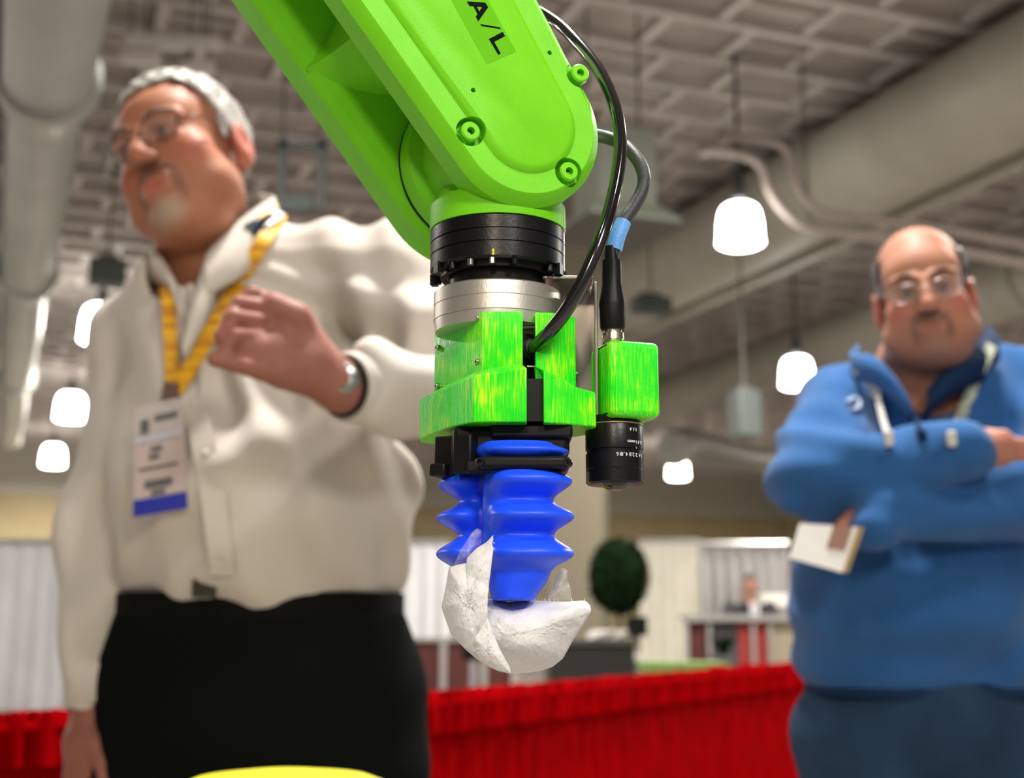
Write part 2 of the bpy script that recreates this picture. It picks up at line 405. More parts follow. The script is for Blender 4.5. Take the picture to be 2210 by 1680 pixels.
# ---- hanging loudspeakers / dark boxes
for (x, y, Y, wx, hz, lb) in ((1607, 895, 15, .30, .55, 'grey green loudspeaker hanging left of the man in blue'),
                              (232, 590, 15, .42, .30, 'dark loudspeaker hanging above the left shoulder lamp'),
                              (1405, 660, 17, .5, .22, 'dark box hanging under the wide duct right of the cable plug')):
    c0 = W(x, y, Y); s = thing('hanging_speaker', lb, 'speaker', c0, 'dark boxes hung from the ceiling')
    bevel(MB().box(c0, (wx, .3, hz), RH).build('cabinet', DG, s), .02)
    MB().box(c0+np.array([0, 0, hz/2+.03]), (wx*.6, .1, .06), RH).build('yoke', MATS['dark_rail'], s)
    MB().tube([c0+np.array([0, 0, hz/2+.05]), [c0[0], c0[1], H_CEIL]], .015, 6, 1).build('hanger_rod', MATS['dark_rail'], s)
    finish(s)
# ---- bright strip fittings above the grey-haired man
STRIP = mat('strip_light_white', (.7, .66, .62), .5)
for k, (x0, y0, x1, y1) in enumerate(((275, 75, 475, 112), (262, 118, 345, 130), (395, 135, 460, 156))):
    a_ = W(x0, y0, 11.5); b_ = W(x1, y1, 11.5); 
    s = thing('strip_fitting', ['longest pale strip fitting on the ceiling above the grey haired man', 'short pale strip fitting on the ceiling beside the round duct',
              'short pale strip fitting directly above the grey hair'][k], 'light fitting', (a_+b_)/2, 'pale strip fittings on the ceiling')
    ln = np.linalg.norm(b_-a_); R_ = Matrix.Rotation(math.atan2(b_[1]-a_[1], b_[0]-a_[0]), 3, 'Z')
    MB().box((a_+b_)/2, (ln, .11, .09), R_).build('housing', STRIP, s)
    MB().box((a_+b_)/2+np.array([0, 0, -.05]), (ln*.96, .07, .02), R_).build('diffuser', STRIP, s); 
    for q in (a_*.8+b_*.2, a_*.2+b_*.8): MB().tube([q, [q[0], q[1], H_CEIL]], .01, 6, 1).build('hanger_rod', MATS['dark_rail'], s)
    finish(s)
# ---- bright spiral duct far right
d = thing('spiral_duct', 'short shiny duct elbow in the distance behind the camera lens', 'duct', W(1490, 975, 24))
MB().tube([W(1455, 972, 22), W(1490, 958, 24), W(1600, 985, 30), W(1720, 1005, 36)], .3, 16, 6).build('duct_run', mat('galvanised', (.22, .215, .19), .6), d)
finish(d)
# ---- high bay lamps
GLOW = mat('lamp_refractor', (.9, .9, .9), .4, emit=(1, .97, .92), estr=14)
LAMPTOP = mat('lamp_ballast', (.03, .03, .03), .7)
lamps = [(218, 703, 21.7, 'bell shaped high bay lamp nearest the white shirted shoulder'), (153, 881, 30, 'bell lamp between the other two at the far left'),
         (115, 986, 39, 'lowest and farthest bell lamp at the far left'), (1597, 490, 13.0, 'largest bell lamp below the pinkish conduits'),
         (1720, 807, 19, 'bell lamp touching the shoulder of the blue fleece'), (1463, 1014, 42, 'smallest lamp, right of the camera lens')]
for x, y, Y, lb in lamps:
    c0 = W(x, y, Y); s = thing('high_bay_lamp', lb, 'lamp', c0, 'high bay lamps')
    k_ = {13.0: .68, 19: .70}.get(Y, 1)
    MB().lathe(c0, [(r_*k_, z_*k_) for r_, z_ in [(.20, .34), (.26, .30), (.30, .22), (.33, .05), (.34, -.18), (.355, -.26), (.345, -.27), (.29, -.30)][::-1]], 32).build('refractor', GLOW, s, smooth=60)
    MB().lathe(c0+np.array([0, 0, .34]), [(.10*k_, -.04), (.10*k_, .2*k_), (.07*k_, .28*k_), (.05*k_, .32*k_)], 20).build('ballast', LAMPTOP, s)
    MB().tube([c0+np.array([0, 0, .34+.3*k_]), [c0[0], c0[1], H_CEIL]], .02, 6, 1).build('hanger_rod', LAMPTOP, s)
    finish(s)
    if Y > 14: hall_light(c0[0], c0[1], c0[2]-.32, 180 if Y == 19 else 700, .5)
    else: hall_light(c0[0], c0[1], c0[2]-.24, 350, .4)

# ---- fabric helpers
def wavy_curtain(P0, P1, z0, z1, amp, wl, ncol, nrow=10, seed=0, hem=0, gather=0, thick=.004):
    P0 = np.array(P0, float); P1 = np.array(P1, float); L = np.linalg.norm(P1-P0); u = (P1-P0)/L; nrm = np.array([u[1], -u[0], 0])
    rs = np.random.RandomState(seed); s = np.linspace(0, L, ncol); ph = np.cumsum(rs.uniform(.5, 1.5, ncol))*(L/ncol)/wl*2*PI
    amp2 = np.interp(s, np.linspace(0, L, 40), rs.uniform(.45, 1.3, 40)); v = []; f = []
    for side in (0, 1):
        for r in range(nrow+1):
            k = r/nrow; z = z1+(z0-z1)*k
            sc_ = (.35+.75*k) 
            if hem and k*(z1-z0) < hem: sc_ *= .45+.5*gather
            w_ = np.sin(ph)*amp*amp2*sc_+np.sin(ph*.37+k*2)*amp*.5*k
            ruf = rs.uniform(-1, 1, ncol)*.006*gather if r == 0 else 0
            for i in range(ncol):
                q = P0+u*s[i]+nrm*(w_[i]-(thick if side else 0)); zz = z+(ruf[i] if r == 0 and gather else 0)
                v.append((q[0], q[1], zz))
    N1 = ncol*(nrow+1)
    for side in (0, 1):
        for r in range(nrow):
            for i in range(ncol-1):
                a = side*N1+r*ncol+i; q = (a, a+1, a+ncol+1, a+ncol); f.append(q if side else q[::-1])
    for i in range(ncol-1): f.append((i, i+1, N1+i+1, N1+i))
    return v, f
RED = mat('red_velour', (.27, .0, .0012), .9, spec=.01, var=.12, vscale=9, bump=.2, bscale=60)
WHITE_DR = mat('white_drape', (.66, .66, .68), .8, var=.05, vscale=3)
CREAM_DR = mat('cream_drape', (.74, .72, .62), .8, var=.05, vscale=3)
GREY_DR = mat('grey_drape', (.36, .35, .35), .8, var=.05, vscale=3)
POLE = mat('drape_pole', (.45, .45, .45), .4, metal=.7)
def ground(px, py, Y): p = W(px, py, Y); return p[0], p[1]
# ---- red booth drape across the picture
a_ = W(-60, 1528, 2.62); b_ = W(915, 1476, 3.45); c_ = W(1760, 1414, 6.3)
r = thing('booth_drape', 'red velour booth drape with gathered top hem behind the two men', 'drape', (a_[0], a_[1], 0))
zt = .82
def gnd(p): return np.array([p[0], p[1], 0])
v1, f1 = wavy_curtain(gnd(a_), gnd(b_), .02, zt, .0055, .085, 330, 14, 3, hem=.12, gather=1)
o = link('drape_panel', v1, f1, RED, r, 80)
v1, f1 = wavy_curtain(gnd(b_), gnd(c_), .02, zt, .006, .10, 420, 14, 5, hem=.12, gather=1)
o = link('drape_panel', v1, f1, RED, r, 80); tag(o, 'right hand red drape panel with a small bunched gather near its top')
dirr = (gnd(c_)-gnd(b_)); dirr /= np.linalg.norm(dirr); nr = np.array([dirr[1], -dirr[0], 0])
for p0, p1 in ((a_, b_), (b_, c_)):
    q0 = gnd(p0); q1 = gnd(p1); q0[2] = q1[2] = zt-.03; MB().tube([q0, q1], .02, 12, 1).build('rod', RED, r)
mb = MB()                                                  # the seam of the hem pocket
for p0, p1 in ((a_, b_), (b_, c_)):
    q0 = gnd(p0); q1 = gnd(p1); uu = (q1-q0)/np.linalg.norm(q1-q0); nn = np.array([uu[1], -uu[0], 0])
    v1, f1 = wavy_curtain(q0+nn*.018, q1+nn*.018, zt-.105, zt+.004, .010, .07, 330, 3, 9, thick=.01, gather=1); mb.add(v1, f1)
mb.build('hem_pocket', RED, r, 80)
for px_, Y_ in ((1535, 5.35), (1600, 5.6)):
    p = W(px_, 1445, Y_); mb = MB(); 
    for k in range(5): mb.tube([[p[0]+k*.012, p[1]-.06, zt+.005], [p[0]+k*.015-.02, p[1]-.085, zt-.05], [p[0]+k*.02-.03, p[1]-.07, zt-.13]], [.014, .012, .004], 8, 4)
    mb.build('gather', RED, r, 80)
for p in (a_, b_, c_): MB().lathe(gnd(p)-nr*.03, [(.02, 0), (.02, zt-.02)], 12).build('pole', POLE, r)
finish(r)
# ---- white drapes at the back
def curtain_thing(name, lb, x0, x1, ytop, Y0, Y1, m, z0=0.0, wl=.22, seed=1, grp='pale drapes along the back'):
    a_ = W(x0, ytop, Y0); b_ = W(x1, ytop, Y1); zt_ = a_[2]
    t_ = thing(name, lb, 'drape', gnd(a_), grp)
    n_ = max(1, int(round(np.linalg.norm(gnd(b_)-gnd(a_))/3)))
    for k in range(n_):
        q0 = gnd(a_)+(gnd(b_)-gnd(a_))*k/n_; q1 = gnd(a_)+(gnd(b_)-gnd(a_))*(k+1)/n_
        v_, f_ = wavy_curtain(q0, q1, z0, zt_, .05, wl, 90, 8, seed+k, thick=.01); link('drape_panel', v_, f_, m, t_, 80)
    q0 = gnd(a_); q1 = gnd(b_); q0[2] = q1[2] = zt_+.02; MB().tube([q0, q1], .04, 8, 1).build('rail', POLE, t_); finish(t_)
curtain_thing('white_drape', 'tall bluish white drape at the back, behind the man in the white shirt', -120, 975, 1174, 15.5, 15.5, WHITE_DR, seed=11)
curtain_thing('white_drape', 'bright cream white drape between the dark round tree and the grey drape', 1378, 1508, 1172, 19, 19, CREAM_DR, seed=31, wl=.16)
curtain_thing('grey_drape', 'grey drape at the back left of the man in blue', 1508, 1700, 1178, 19.5, 19.5, GREY_DR, seed=41, wl=.2)
# ---- pillar
p = W(1235, 1100, 15); TANP = mat('tan_pillar_paint', (.15, .13, .09), .7, var=.05)
t_ = thing('pillar', 'square tan pillar rising behind the blue gripper finger', 'pillar', gnd(p))
bevel(MB().box((p[0], p[1], 3.5), (.66, .66, 7.0)).build('shaft', TANP, t_), .02)
MB().box((p[0]+.36, p[1]+.05, 2.3), (.07, .5, 4.6)).build('side_strip', mat('darker_tan', (.10, .09, .06), .7), t_)  # darker tan strip along the right edge of the shaft
MB().box((p[0], p[1], .15), (.76, .76, .3)).build('plinth', TANP, t_)
finish(t_)
# ---- topiary
LEAF = mat('topiary_leaf', (.006, .016, .005), .9, var=.5, vscale=30, spec=.05)
p = W(1335, 1245, 8.5); base = gnd(p)
t_ = thing('topiary_tree', 'dark green ball shaped topiary tree in front of the tan pillar', 'tree', base)
rs = np.random.RandomState(5); mb = MB(); mb.lathe(p, [(.02, -.23), (.14, -.17), (.185, -.03), (.18, .08), (.12, .19), (.02, .23)], 16); core = mb.build('crown', LEAF, t_)
mb = MB()
for k in range(1500):
    q = rs.normal(size=3); q /= np.linalg.norm(q); c0 = p+q*np.array([.195, .195, .245])*rs.uniform(.93, 1.03); s = rs.uniform(.015, .03)
    a1 = rs.normal(size=3); a1 /= np.linalg.norm(a1); b1 = np.cross(a1, q); b1 /= np.linalg.norm(b1)+1e-9
    mb.add([c0-a1*s, c0+b1*s*.5, c0+a1*s, c0-b1*s*.5], [(0, 1, 2, 3)])
tag(mb.build('leaves', LEAF, t_, 0), kind='stuff')
MB().lathe(base, [(.014, .3), (.012, p[2]-.2)], 10).build('trunk', mat('bark', (.05, .035, .02), .8), t_)
MB().lathe(base, [(.11, 0), (.15, .28), (.165, .30), (.165, .33), (.14, .33)], 24).build('pot', mat('pot_grey', (.10, .10, .10), .5), t_)
finish(t_)
# ---- dark counter
DARKC = mat('dark_counter', (.018, .018, .016), .6)
a_ = W(1185, 1385, 7.2); b_ = W(1372, 1385, 7.2); cx = (a_[0]+b_[0])/2
t_ = thing('display_counter', 'dark grey display counter below the topiary tree', 'counter', (cx, 7.4, 0))
bevel(MB().box((cx, 7.5, a_[2]/2-.01), (b_[0]-a_[0], .5, a_[2]-.02)).build('body', DARKC, t_), .01)
MB().box((cx, 7.5, a_[2]-.005), (b_[0]-a_[0]+.04, .54, .03)).build('top', mat('counter_top_grey', (.07, .065, .06), .5), t_)
finish(t_)
p = W(1350, 1358, 7.5)
t_ = thing('desk_screen', 'small dark screen standing on the dark display counter', 'screen', (p[0], 7.5, a_[2]+.01))
MB().box((p[0]+.07, 7.56, a_[2]+.08), (.12, .02, .11)).build('panel', BLACKPLASTIC, t_); MB().box((p[0]+.07, 7.58, a_[2]+.02), (.03, .03, .03)).build('foot', BLACKPLASTIC, t_)
finish(t_)
p = W(1315, 1365, 7.6)
t_ = thing('paper_stack', 'loose white papers on the dark display counter below the topiary', 'papers', (p[0], 7.45, a_[2]+.01))
for k in range(4): MB().box((p[0]+.015*k-.06, 7.38, a_[2]+.018+.012*k), (.16, .14, .01), Matrix.Rotation(.3*k, 3, 'Z')).build('sheet', mat('bright_paper', (.75, .72, .68), .6), t_)
finish(t_)
# ---- lime tablecloth
a_ = W(1400, 1436, 6.6); b_ = W(1580, 1430, 6.9); GC = mat('lime_cloth', (.16, .26, .07), .8, var=.1)
t_ = thing('side_table', 'low table under a lime green cloth just behind the red drape', 'table', ((a_[0]+b_[0])/2, 7.0, 0))
cx = (a_[0]+b_[0])/2; hw = (b_[0]-a_[0])/2; zt_ = a_[2]
MB().box((cx, 7.2, zt_-.02), (2*hw, .5, .03)).build('tabletop', GC, t_)
v_, f_ = wavy_curtain((cx-hw, 6.95, 0), (cx+hw, 6.95, 0), .1, zt_, .01, .07, 60, 4, 2); link('cloth', v_, f_, GC, t_, 80)
for sx in (-1, 1):
    for yy in (7.0, 7.4): MB().box((cx+sx*(hw-.03), yy, zt_/2-.03), (.03, .03, zt_-.06)).build('leg', POLE, t_)
finish(t_)
# ---- maroon booth panels left of the gripper, with white posts
MAROON = mat('maroon_panel', (.085, .018, .015), .7, var=.1); POSTW = mat('white_post', (.32, .30, .28), .5)
t_ = thing('low_partition', 'low maroon partition with pale posts behind the red drape, left of the paper pouch', 'partition', gnd(W(980, 1420, 10)))
xs = [885, 958, 1045, 1110]; zt_ = W(980, 1376, 10)[2]
for k in range(3):
    a_ = W(xs[k], 1376, 10); b_ = W(xs[k+1], 1376, 10); MB().box(((a_[0]+b_[0])/2, 10, zt_/2), (b_[0]-a_[0]-.02, .04, zt_-.04)).build('panel', MAROON, t_)
for x in xs: a_ = W(x, 1376, 10); MB().box((a_[0], 9.97, zt_/2), (.05, .05, zt_)).build('post', POSTW, t_)
a_ = W(xs[0], 1376, 10); b_ = W(xs[-1], 1376, 10); MB().box(((a_[0]+b_[0])/2, 9.98, zt_-.015), (b_[0]-a_[0], .06, .03)).build('top_rail', POSTW, t_)
finish(t_)
p = W(1022, 1395, 9.2)
t_ = thing('chair', 'black chair back showing above the red drape, left of the paper pouch', 'chair', gnd(p))
bevel(MB().box((p[0], 9.2, p[2]), (.16, .04, .20)).build('backrest', BLACKPLASTIC, t_), .02); bevel(MB().box((p[0], 9.0, .45), (.4, .4, .05)).build('seat', BLACKPLASTIC, t_), .02)
for sx in (-.16, .16):
    for yy in (8.83, 9.18): MB().box((p[0]+sx, yy, .22), (.025, .025, .43)).build('leg', POLE, t_)
MB().box((p[0], 9.21, .6), (.05, .03, .32)).build('back_post', POLE, t_)
finish(t_)
# ---- booth counter on the right with railing
RAIL = mat('counter_rail', (.30, .29, .27), .5)
a_ = W(1478, 1334, 11); b_ = W(1790, 1334, 11); zt_ = a_[2]
t_ = thing('booth_counter', 'grey topped booth counter with red and tan panels left of the man in blue', 'counter', ((a_[0]+b_[0])/2, 11, 0))
MB().box(((a_[0]+b_[0])/2, 11.1, zt_), (b_[0]-a_[0], .4, .05)).build('top', RAIL, t_)
REDP = mat('dull_red_panel', (.28, .03, .025), .7); TANQ = mat('tan_panel', (.30, .26, .18), .7); DKP = mat('dark_panel', (.05, .045, .05), .7)
for x0, x1, m_ in ((1484, 1524, MAROON), (1532, 1590, DKP), (1592, 1620, REDP), (1626, 1655, REDP), (1660, 1785, TANQ)):
    p0 = W(x0, 1334, 11); p1 = W(x1, 1334, 11); MB().box(((p0[0]+p1[0])/2, 11, (zt_-.03)/2), (p1[0]-p0[0], .04, zt_-.03)).build('panel', m_, t_)
for x in (1480, 1528, 1622, 1658): p0 = W(x, 1334, 11); MB().box((p0[0], 10.96, zt_/2), (.03, .05, zt_)).build('post', RAIL, t_)
finish(t_)
p = W(1560, 1375, 10.6)
t_ = thing('potted_plant', 'small dark plant in front of the booth counter', 'plant', gnd(p))
mb = MB()
for k in range(60):
    an = rs.uniform(0, 2*PI); ln = rs.uniform(.1, .2); c0 = np.array([p[0], 10.6, .72]); e = c0+np.array([math.cos(an)*ln*.7, math.sin(an)*ln*.7, ln*1.0])
    sd = np.array([-math.sin(an), math.cos(an), 0])*.02; mb.add([c0, (c0+e)/2+sd+[0, 0, .03], e, (c0+e)/2-sd+[0, 0, .03]], [(0, 1, 2, 3)])
tag(mb.build('leaves', LEAF, t_, 0), kind='stuff'); MB().lathe((p[0], 10.6, 0), [(.09, 0), (.12, .7), (.10, .74)], 16).build('tall_pot', DKP, t_)
finish(t_)
a_ = W(1640, 1300, 15); b_ = W(1800, 1300, 15)
t_ = thing('white_shelf', 'long white ledge behind the seated person in the dark suit', 'shelf', gnd(a_))
MB().box(((a_[0]+b_[0])/2, 15, a_[2]+.02), (b_[0]-a_[0], .4, .14)).build('ledge', mat('ledge_white', (.62, .6, .54), .6), t_)
for x in (a_[0]+.05, b_[0]-.05): MB().box((x, 15, (a_[2]-.05)/2), (.06, .35, a_[2]-.05)).build('support', TANQ, t_)
finish(t_)
# ================================================================== PEOPLE
SKIN = mat('skin', (.6, .3, .2), .58, attr=True, var=.05, vscale=40, sss=.12, ssr=(1, .35, .2), sssc=.008, spec=.35, bump=.1, bscale=300)
HAIRG = mat('grey_hair', (.33, .31, .285), .55, bump=.6, bscale=160, stretch=(1, 1, .25), var=.3, vscale=120)
HAIRD = mat('dark_hair', (.018, .013, .011), .5, bump=.5, bscale=160, stretch=(1, 1, .3))
BROWG = mat('brow_grey', (.12, .07, .05), .7); BROWD = mat('brow_dark', (.03, .02, .015), .7)
EYEW = mat('shaded_eye_white', (.26, .21, .19), .2); IRIS = mat('iris', (.03, .025, .02), .2)  # whites darkened in the colour to stand for eyes in shadow
SHIRT = mat('white_shirt_cloth', (.58, .53, .475), .75, bump=.1, bscale=900, spec=.2)
TROUS = mat('black_trousers_cloth', (.005, .006, .0055), .9, spec=.04)
LEATHER = mat('black_leather', (.012, .011, .009), .4)
FLEECE = mat('blue_fleece', (.026, .105, .29), .9, bump=.6, bscale=500, var=.08, vscale=15, spec=.1, sheen=.15)
NAVY = mat('navy_knit', (.010, .028, .075), .85, bump=.4, bscale=500, spec=.1)
JEANS = mat('blue_jeans', (.022, .05, .10), .85, bump=.5, bscale=500, var=.25, vscale=8, spec=.15)
SHOE = mat('shoe_leather', (.02, .015, .012), .4)
YEL = mat('yellow_ribbon', (.80, .42, .004), .55)
def yellow_print():
    m, t, b = nt('yellow_ribbon_printed'); N = t.nodes; L = t.links; tc = N.new('ShaderNodeTexCoord'); sp_ = N.new('ShaderNodeSeparateXYZ'); L.new(tc.outputs['Object'], sp_.inputs[0])
    n = N.new('ShaderNodeTexNoise'); n.noise_dimensions = '1D'; n.inputs['Scale'].default_value = 55; n.inputs['Detail'].default_value = 1; L.new(sp_.outputs[2], n.inputs['W'])
    cr = N.new('ShaderNodeValToRGB'); L.new(n.outputs[0], cr.inputs[0]); cr.color_ramp.elements[0].position = .47; cr.color_ramp.elements[0].color = (.80, .42, .004, 1)
    cr.color_ramp.elements[1].position = .56; cr.color_ramp.elements[1].color = (.60, .24, .003, 1); L.new(cr.outputs[0], b.inputs['Base Color']); b.inputs['Roughness'].default_value = .55
    return m
YELP = yellow_print()

def head_mat(c, yaw, roll, pitch, s):
    return np.array(Matrix.Translation(Vector(c)) @ Matrix.Rotation(math.radians(roll), 4, 'Y') @ Matrix.Rotation(math.radians(yaw), 4, 'Z') @ Matrix.Rotation(math.radians(pitch), 4, 'X') @ Matrix.Scale(s, 4))
def to_local(P, M): Mi = np.linalg.inv(M); return P@Mi[:3, :3].T+Mi[:3, 3]
def to_world(P, M): P = np.atleast_2d(np.asarray(P, float)); return P@M[:3, :3].T+M[:3, 3]
def head_sdf(q, heavy=.5, mouth_open=.3):
    f = ell(q, (0, .018, .048), (.077, .098, .087))
    f = smin(f, ell(q, (0, -.030, -.030), (.060, .062, .078)), .03)
    f = smin(f, ell(q, (0, -.052, .045), (.058, .040, .042)), .02)                    # forehead
    f = smin(f, ell(q, (0, -.072, -.092), (.027, .024, .022)), .022)                 # chin
    for s in (-1, 1):
        f = smin(f, ell(q, (s*.043, -.030, -.060), (.030+.012*heavy, .045, .036)), .025)     # jaw
        f = smin(f, ell(q, (s*.043, -.058, -.018), (.023, .022, .022)), .026)                # cheek
        f = smax(f, -ell(q, (s*.031, -.104, .012), (.021, .019, .013)), .012)                # eye socket
        f = smin(f, cap(q, (s*.014, -.094, .031), (s*.050, -.078, .031), .0075, .006), .012) # brow ridge
        f = smin(f, ell(q, (s*.031, -.079, .010), (.0145, .014, .0125)), .004)               # lids
        f = smin(f, ell(q, (s*.0125, -.105, -.024), (.009, .010, .008)), .006)               # nostril wing
        f = smax(f, -ell(q, (s*.0065, -.110, -.033), (.0035, .006, .004)), .003)
        ear = ell(q, (s*.082, .016, -.002), (.010, .021, .033)); ear = smax(ear, -ell(q, (s*.093, .010, .004), (.008, .012, .020)), .006)
        ear = smin(ear, ell(q, (s*.077, .008, -.030), (.006, .008, .011)), .006); f = smin(f, ear, .007)
    f = smin(f, cap(q, (0, -.094, .024), (0, -.118, -.018), .0085, .0125), .010)            # nose
    f = smin(f, ell(q, (0, -.113, -.022), (.012, .012, .010)), .006)
    f = smin(f, ell(q, (0, -.084, -.056), (.030, .018, .024)), .012)                         # muzzle
    f = smin(f, cap(q, (-.019, -.096, -.050), (.019, -.096, -.050), .0045, .0045), .006)
    f = smin(f, cap(q, (-.016, -.096, -.064-.006*mouth_open), (.016, -.096, -.064-.006*mouth_open), .0050, .0050), .006)
    f = smax(f, -ell(q, (0, -.106, -.0565-.003*mouth_open), (.022, .009, .0016+.005*mouth_open)), .003)
    for s in (-1, 1): f = smax(f, -cap(q, (s*.020, -.103, -.030), (s*.034, -.092, -.058), .0022, .0018), .006)   # smile folds
    return f
def hair_sdf(q, kind):
    base = ell(q, (0, .020, .050), (.0855, .1065, .0975))+.0022*np.sin(q[:, 0]*260+q[:, 1]*90)*np.sin(q[:, 2]*120)
    if kind == 'grey':
        # hairline: high over the forehead, dropping to sideburns before the ears
        line = np.where(q[:, 1] < -.02, .094-(-.02-q[:, 1])*-.0-.25*np.abs(q[:, 0]), .094)
        hl_ = .092+(q[:, 1]+.075)*.25-np.clip(np.abs(q[:, 0])-.045, 0, 1)*1.2-np.clip(q[:, 1]+.035, 0, .03)*1.6-np.clip(q[:, 1]-.0, 0, .1)*1.1
        f = smax(base, hl_-q[:, 2], .006)
        f = smax(f, -ell(q, (0, -.085, .05), (.062, .055, .040)), .006)
        sb = [smax(ell(q, (s*.078, -.010, .018), (.008, .012, .034)), base-.001, .003) for s in (-1, 1)]
        return np.minimum(f, np.minimum(*sb))
    hl_ = .048-np.clip(q[:, 1]-.0, 0, .12)*.85
    top = q[:, 2]-(.088+.10*np.clip(q[:, 1], -.05, .1))
    base = base+.004
    f = smax(smax(base, hl_*.35-q[:, 2]-.01*0, .006), top, .012)
    f = smax(f, -(q[:, 1]+.028), .006)
    f = smax(f, .052-np.maximum(np.abs(q[:, 0]), q[:, 1]*.9), .008)
    return f
def skin_cols(q, base, cheek, lip, beard):
    n = len(q); c = np.tile(np.array(base, float), (n, 1))
    def blend(w, col): w = np.clip(w, 0, 1)[:, None]; c[:] = c*(1-w)+np.array(col)*w
    for s in (-1, 1):
        blend(1.1-np.linalg.norm((q-np.array([s*.050, -.065, -.022]))/np.array([.030, .05, .026]), axis=1), cheek)
        blend(1.3-np.linalg.norm((q-np.array([s*.084, .016, -.002]))/np.array([.022, .03, .04]), axis=1), cheek)
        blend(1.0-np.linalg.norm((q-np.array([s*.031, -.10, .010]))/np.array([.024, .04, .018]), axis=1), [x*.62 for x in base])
    blend(1.1-np.linalg.norm((q-np.array([0, -.118, -.022]))/np.array([.018, .02, .018]), axis=1), [(a+b)/2 for a, b in zip(base, cheek)])
    if beard:
        col_m, col_c, jaw = beard
        if jaw: blend((1.15-np.linalg.norm((q-np.array([0, -.045, -.085]))/np.array([.075, .085, .048]), axis=1))*1.4*jaw, [b*.45 for b in base])
        blend((1.12-np.linalg.norm((q-np.array([0, -.10, -.040]))/np.array([.036, .035, .012]), axis=1))*3, col_m)
        for s in (-1, 1): blend((1.1-np.linalg.norm((q-np.array([s*.029, -.088, -.064]))/np.array([.009, .03, .028]), axis=1))*1.2, col_m)
        blend((1.1-np.linalg.norm((q-np.array([0, -.09, -.096]))/np.array([.032, .035, .024]), axis=1))*1.4, col_c)
    blend((1.15-np.linalg.norm((q-np.array([0, -.105, -.058]))/np.array([.023, .018, .012]), axis=1))*1.6, lip)
    return c
def face_parts(M, parent, browm, hairm, kind, s):
    for sd in (-1, 1):
        e = to_world([(sd*.031, -.0815, .0095)], M)[0]; MB().lathe(e, [(.0001, -.0125), (.006, -.011), (.0108, -.0062), (.0124, 0), (.0108, .0062), (.006, .011), (.0001, .0125)], 20).build('eye', EYEW, parent, 80)
        i_ = to_world([(sd*.031, -.0942, .0085)], M)[0]; R_ = Vector(M[:3, :3]@np.array([0, -1, 0])).to_track_quat('Z', 'Y').to_matrix()
        MB().lathe(i_, [(.0053, -.001), (.0050, .0002), (.002, .0009)], 16, R_).build('iris', IRIS, parent, 80)
        mb = MB(); mb.tube(to_world([(sd*.013, -.1015, .0315), (sd*.030, -.099, .0375), (sd*.052, -.083, .034)], M), [.0030, .0042, .0018], 8, 6); mb.build('eyebrow', browm, parent, 80)
        mb = MB(); mb.tube(to_world([(sd*.017, -.094, .014), (sd*.031, -.0965, .0195), (sd*.045, -.0865, .013)], M), [.0022, .0030, .0018], 8, 6); mb.build('eyelid', SKIN, parent, 80)
        me = parent.children[-1].data if parent.children else None
    lo = to_world([(x, y, z) for x in (-.12, .12) for y in (-.12, .14) for z in (-.1, .17)], M)
    sdf_obj('hair', lambda P: hair_sdf(to_local(P, M), kind)*s, lo.min(0), lo.max(0), .0032, hairm, parent)
def paint_all(o, col):
    me = o.data; a = me.color_attributes.new('Col', 'FLOAT_COLOR', 'POINT'); c = np.tile(np.array([*col, 1], np.float32), (len(me.vertices), 1)); a.data.foreach_set('color', c.ravel())
def glasses(M, name_label, rimm, parentcol=None, rimless=False):
    g = thing('eyeglasses', name_label, 'glasses', tuple(to_world([(0, -.112, .012)], M)[0]))
    mb = MB()
    for sd in (-1, 1):
        pts = [(sd*(.0335+.0235*np.sign(math.cos(t))*abs(math.cos(t))**.75), -.1135+.006*max(0, sd*0+abs(.0335+.0235*math.cos(t))-.03)*9*.1+abs(.0335+.0235*math.cos(t))**2*4, .006+.0155*np.sign(math.sin(t))*abs(math.sin(t))**.75) for t in np.linspace(0, 2*PI, 25)]
        w_ = to_world(pts, M); MB().tube(w_, .0008, 8, 2).build('lens_rim', rimm, g, 80)
        l_ = MB(); n_ = len(w_)-1; l_.add(list(w_[:-1])+[w_[:-1].mean(0)], [(i, (i+1) % n_, n_) for i in range(n_)]); l_.build('lens', mat('spectacle_glass', (1, 1, 1), .03, alpha=.05, spec=.3), g, 80)
        MB().tube(to_world([(sd*.057, -.102, .012), (sd*.078, -.075, .013), (sd*.083, -.02, .014), (sd*.081, .012, .010), (sd*.082, .03, -.008)], M), .0014, 8, 5).build('temple', rimm, g, 80)
    MB().tube(to_world([(-.010, -.112, .010), (0, -.117, .014), (.010, -.112, .010)], M), .0013, 8, 4).build('bridge', rimm, g, 80)
    finish(g); return g
def hand_sdf(P, wrist, palm_pts, fingers, thumb, s=1.0):
    f = chain(P, palm_pts[0], [.026*s, .030*s, .024*s], .02)
    for ch in palm_pts[1:]: f = smin(f, chain(P, ch, [.020*s]*len(ch), .01), .016)
    for ch in fingers: f = smin(f, chain(P, ch, [.0105*s, .0095*s, .0088*s, .0075*s][:len(ch)], .003), .005)
    return smin(f, chain(P, thumb, [.015*s, .0125*s, .0105*s, .009*s][:len(thumb)], .004), .008)
def ribbon(pts, width, m, name, parent, n_sub=8, th=.0015, face=None, wdir=None):
    P_ = spline(pts, n_sub); mb = MB(); loops = []; face = np.array([0, -1, 0.1]) if face is None else face
    for i in range(len(P_)):
        t = P_[min(i+1, len(P_)-1)]-P_[max(i-1, 0)]; t /= np.linalg.norm(t)+1e-9
        w_ = np.cross(t, face); w_ /= np.linalg.norm(w_)+1e-9; n_ = np.cross(w_, t)
        loops.append([tuple(P_[i]+w_*width/2*a+n_*th*b) for a, b in ((-1, 0), (1, 0), (1, 1), (-1, 1))])
    return mb.loft(loops).build(name, m, parent, 40)

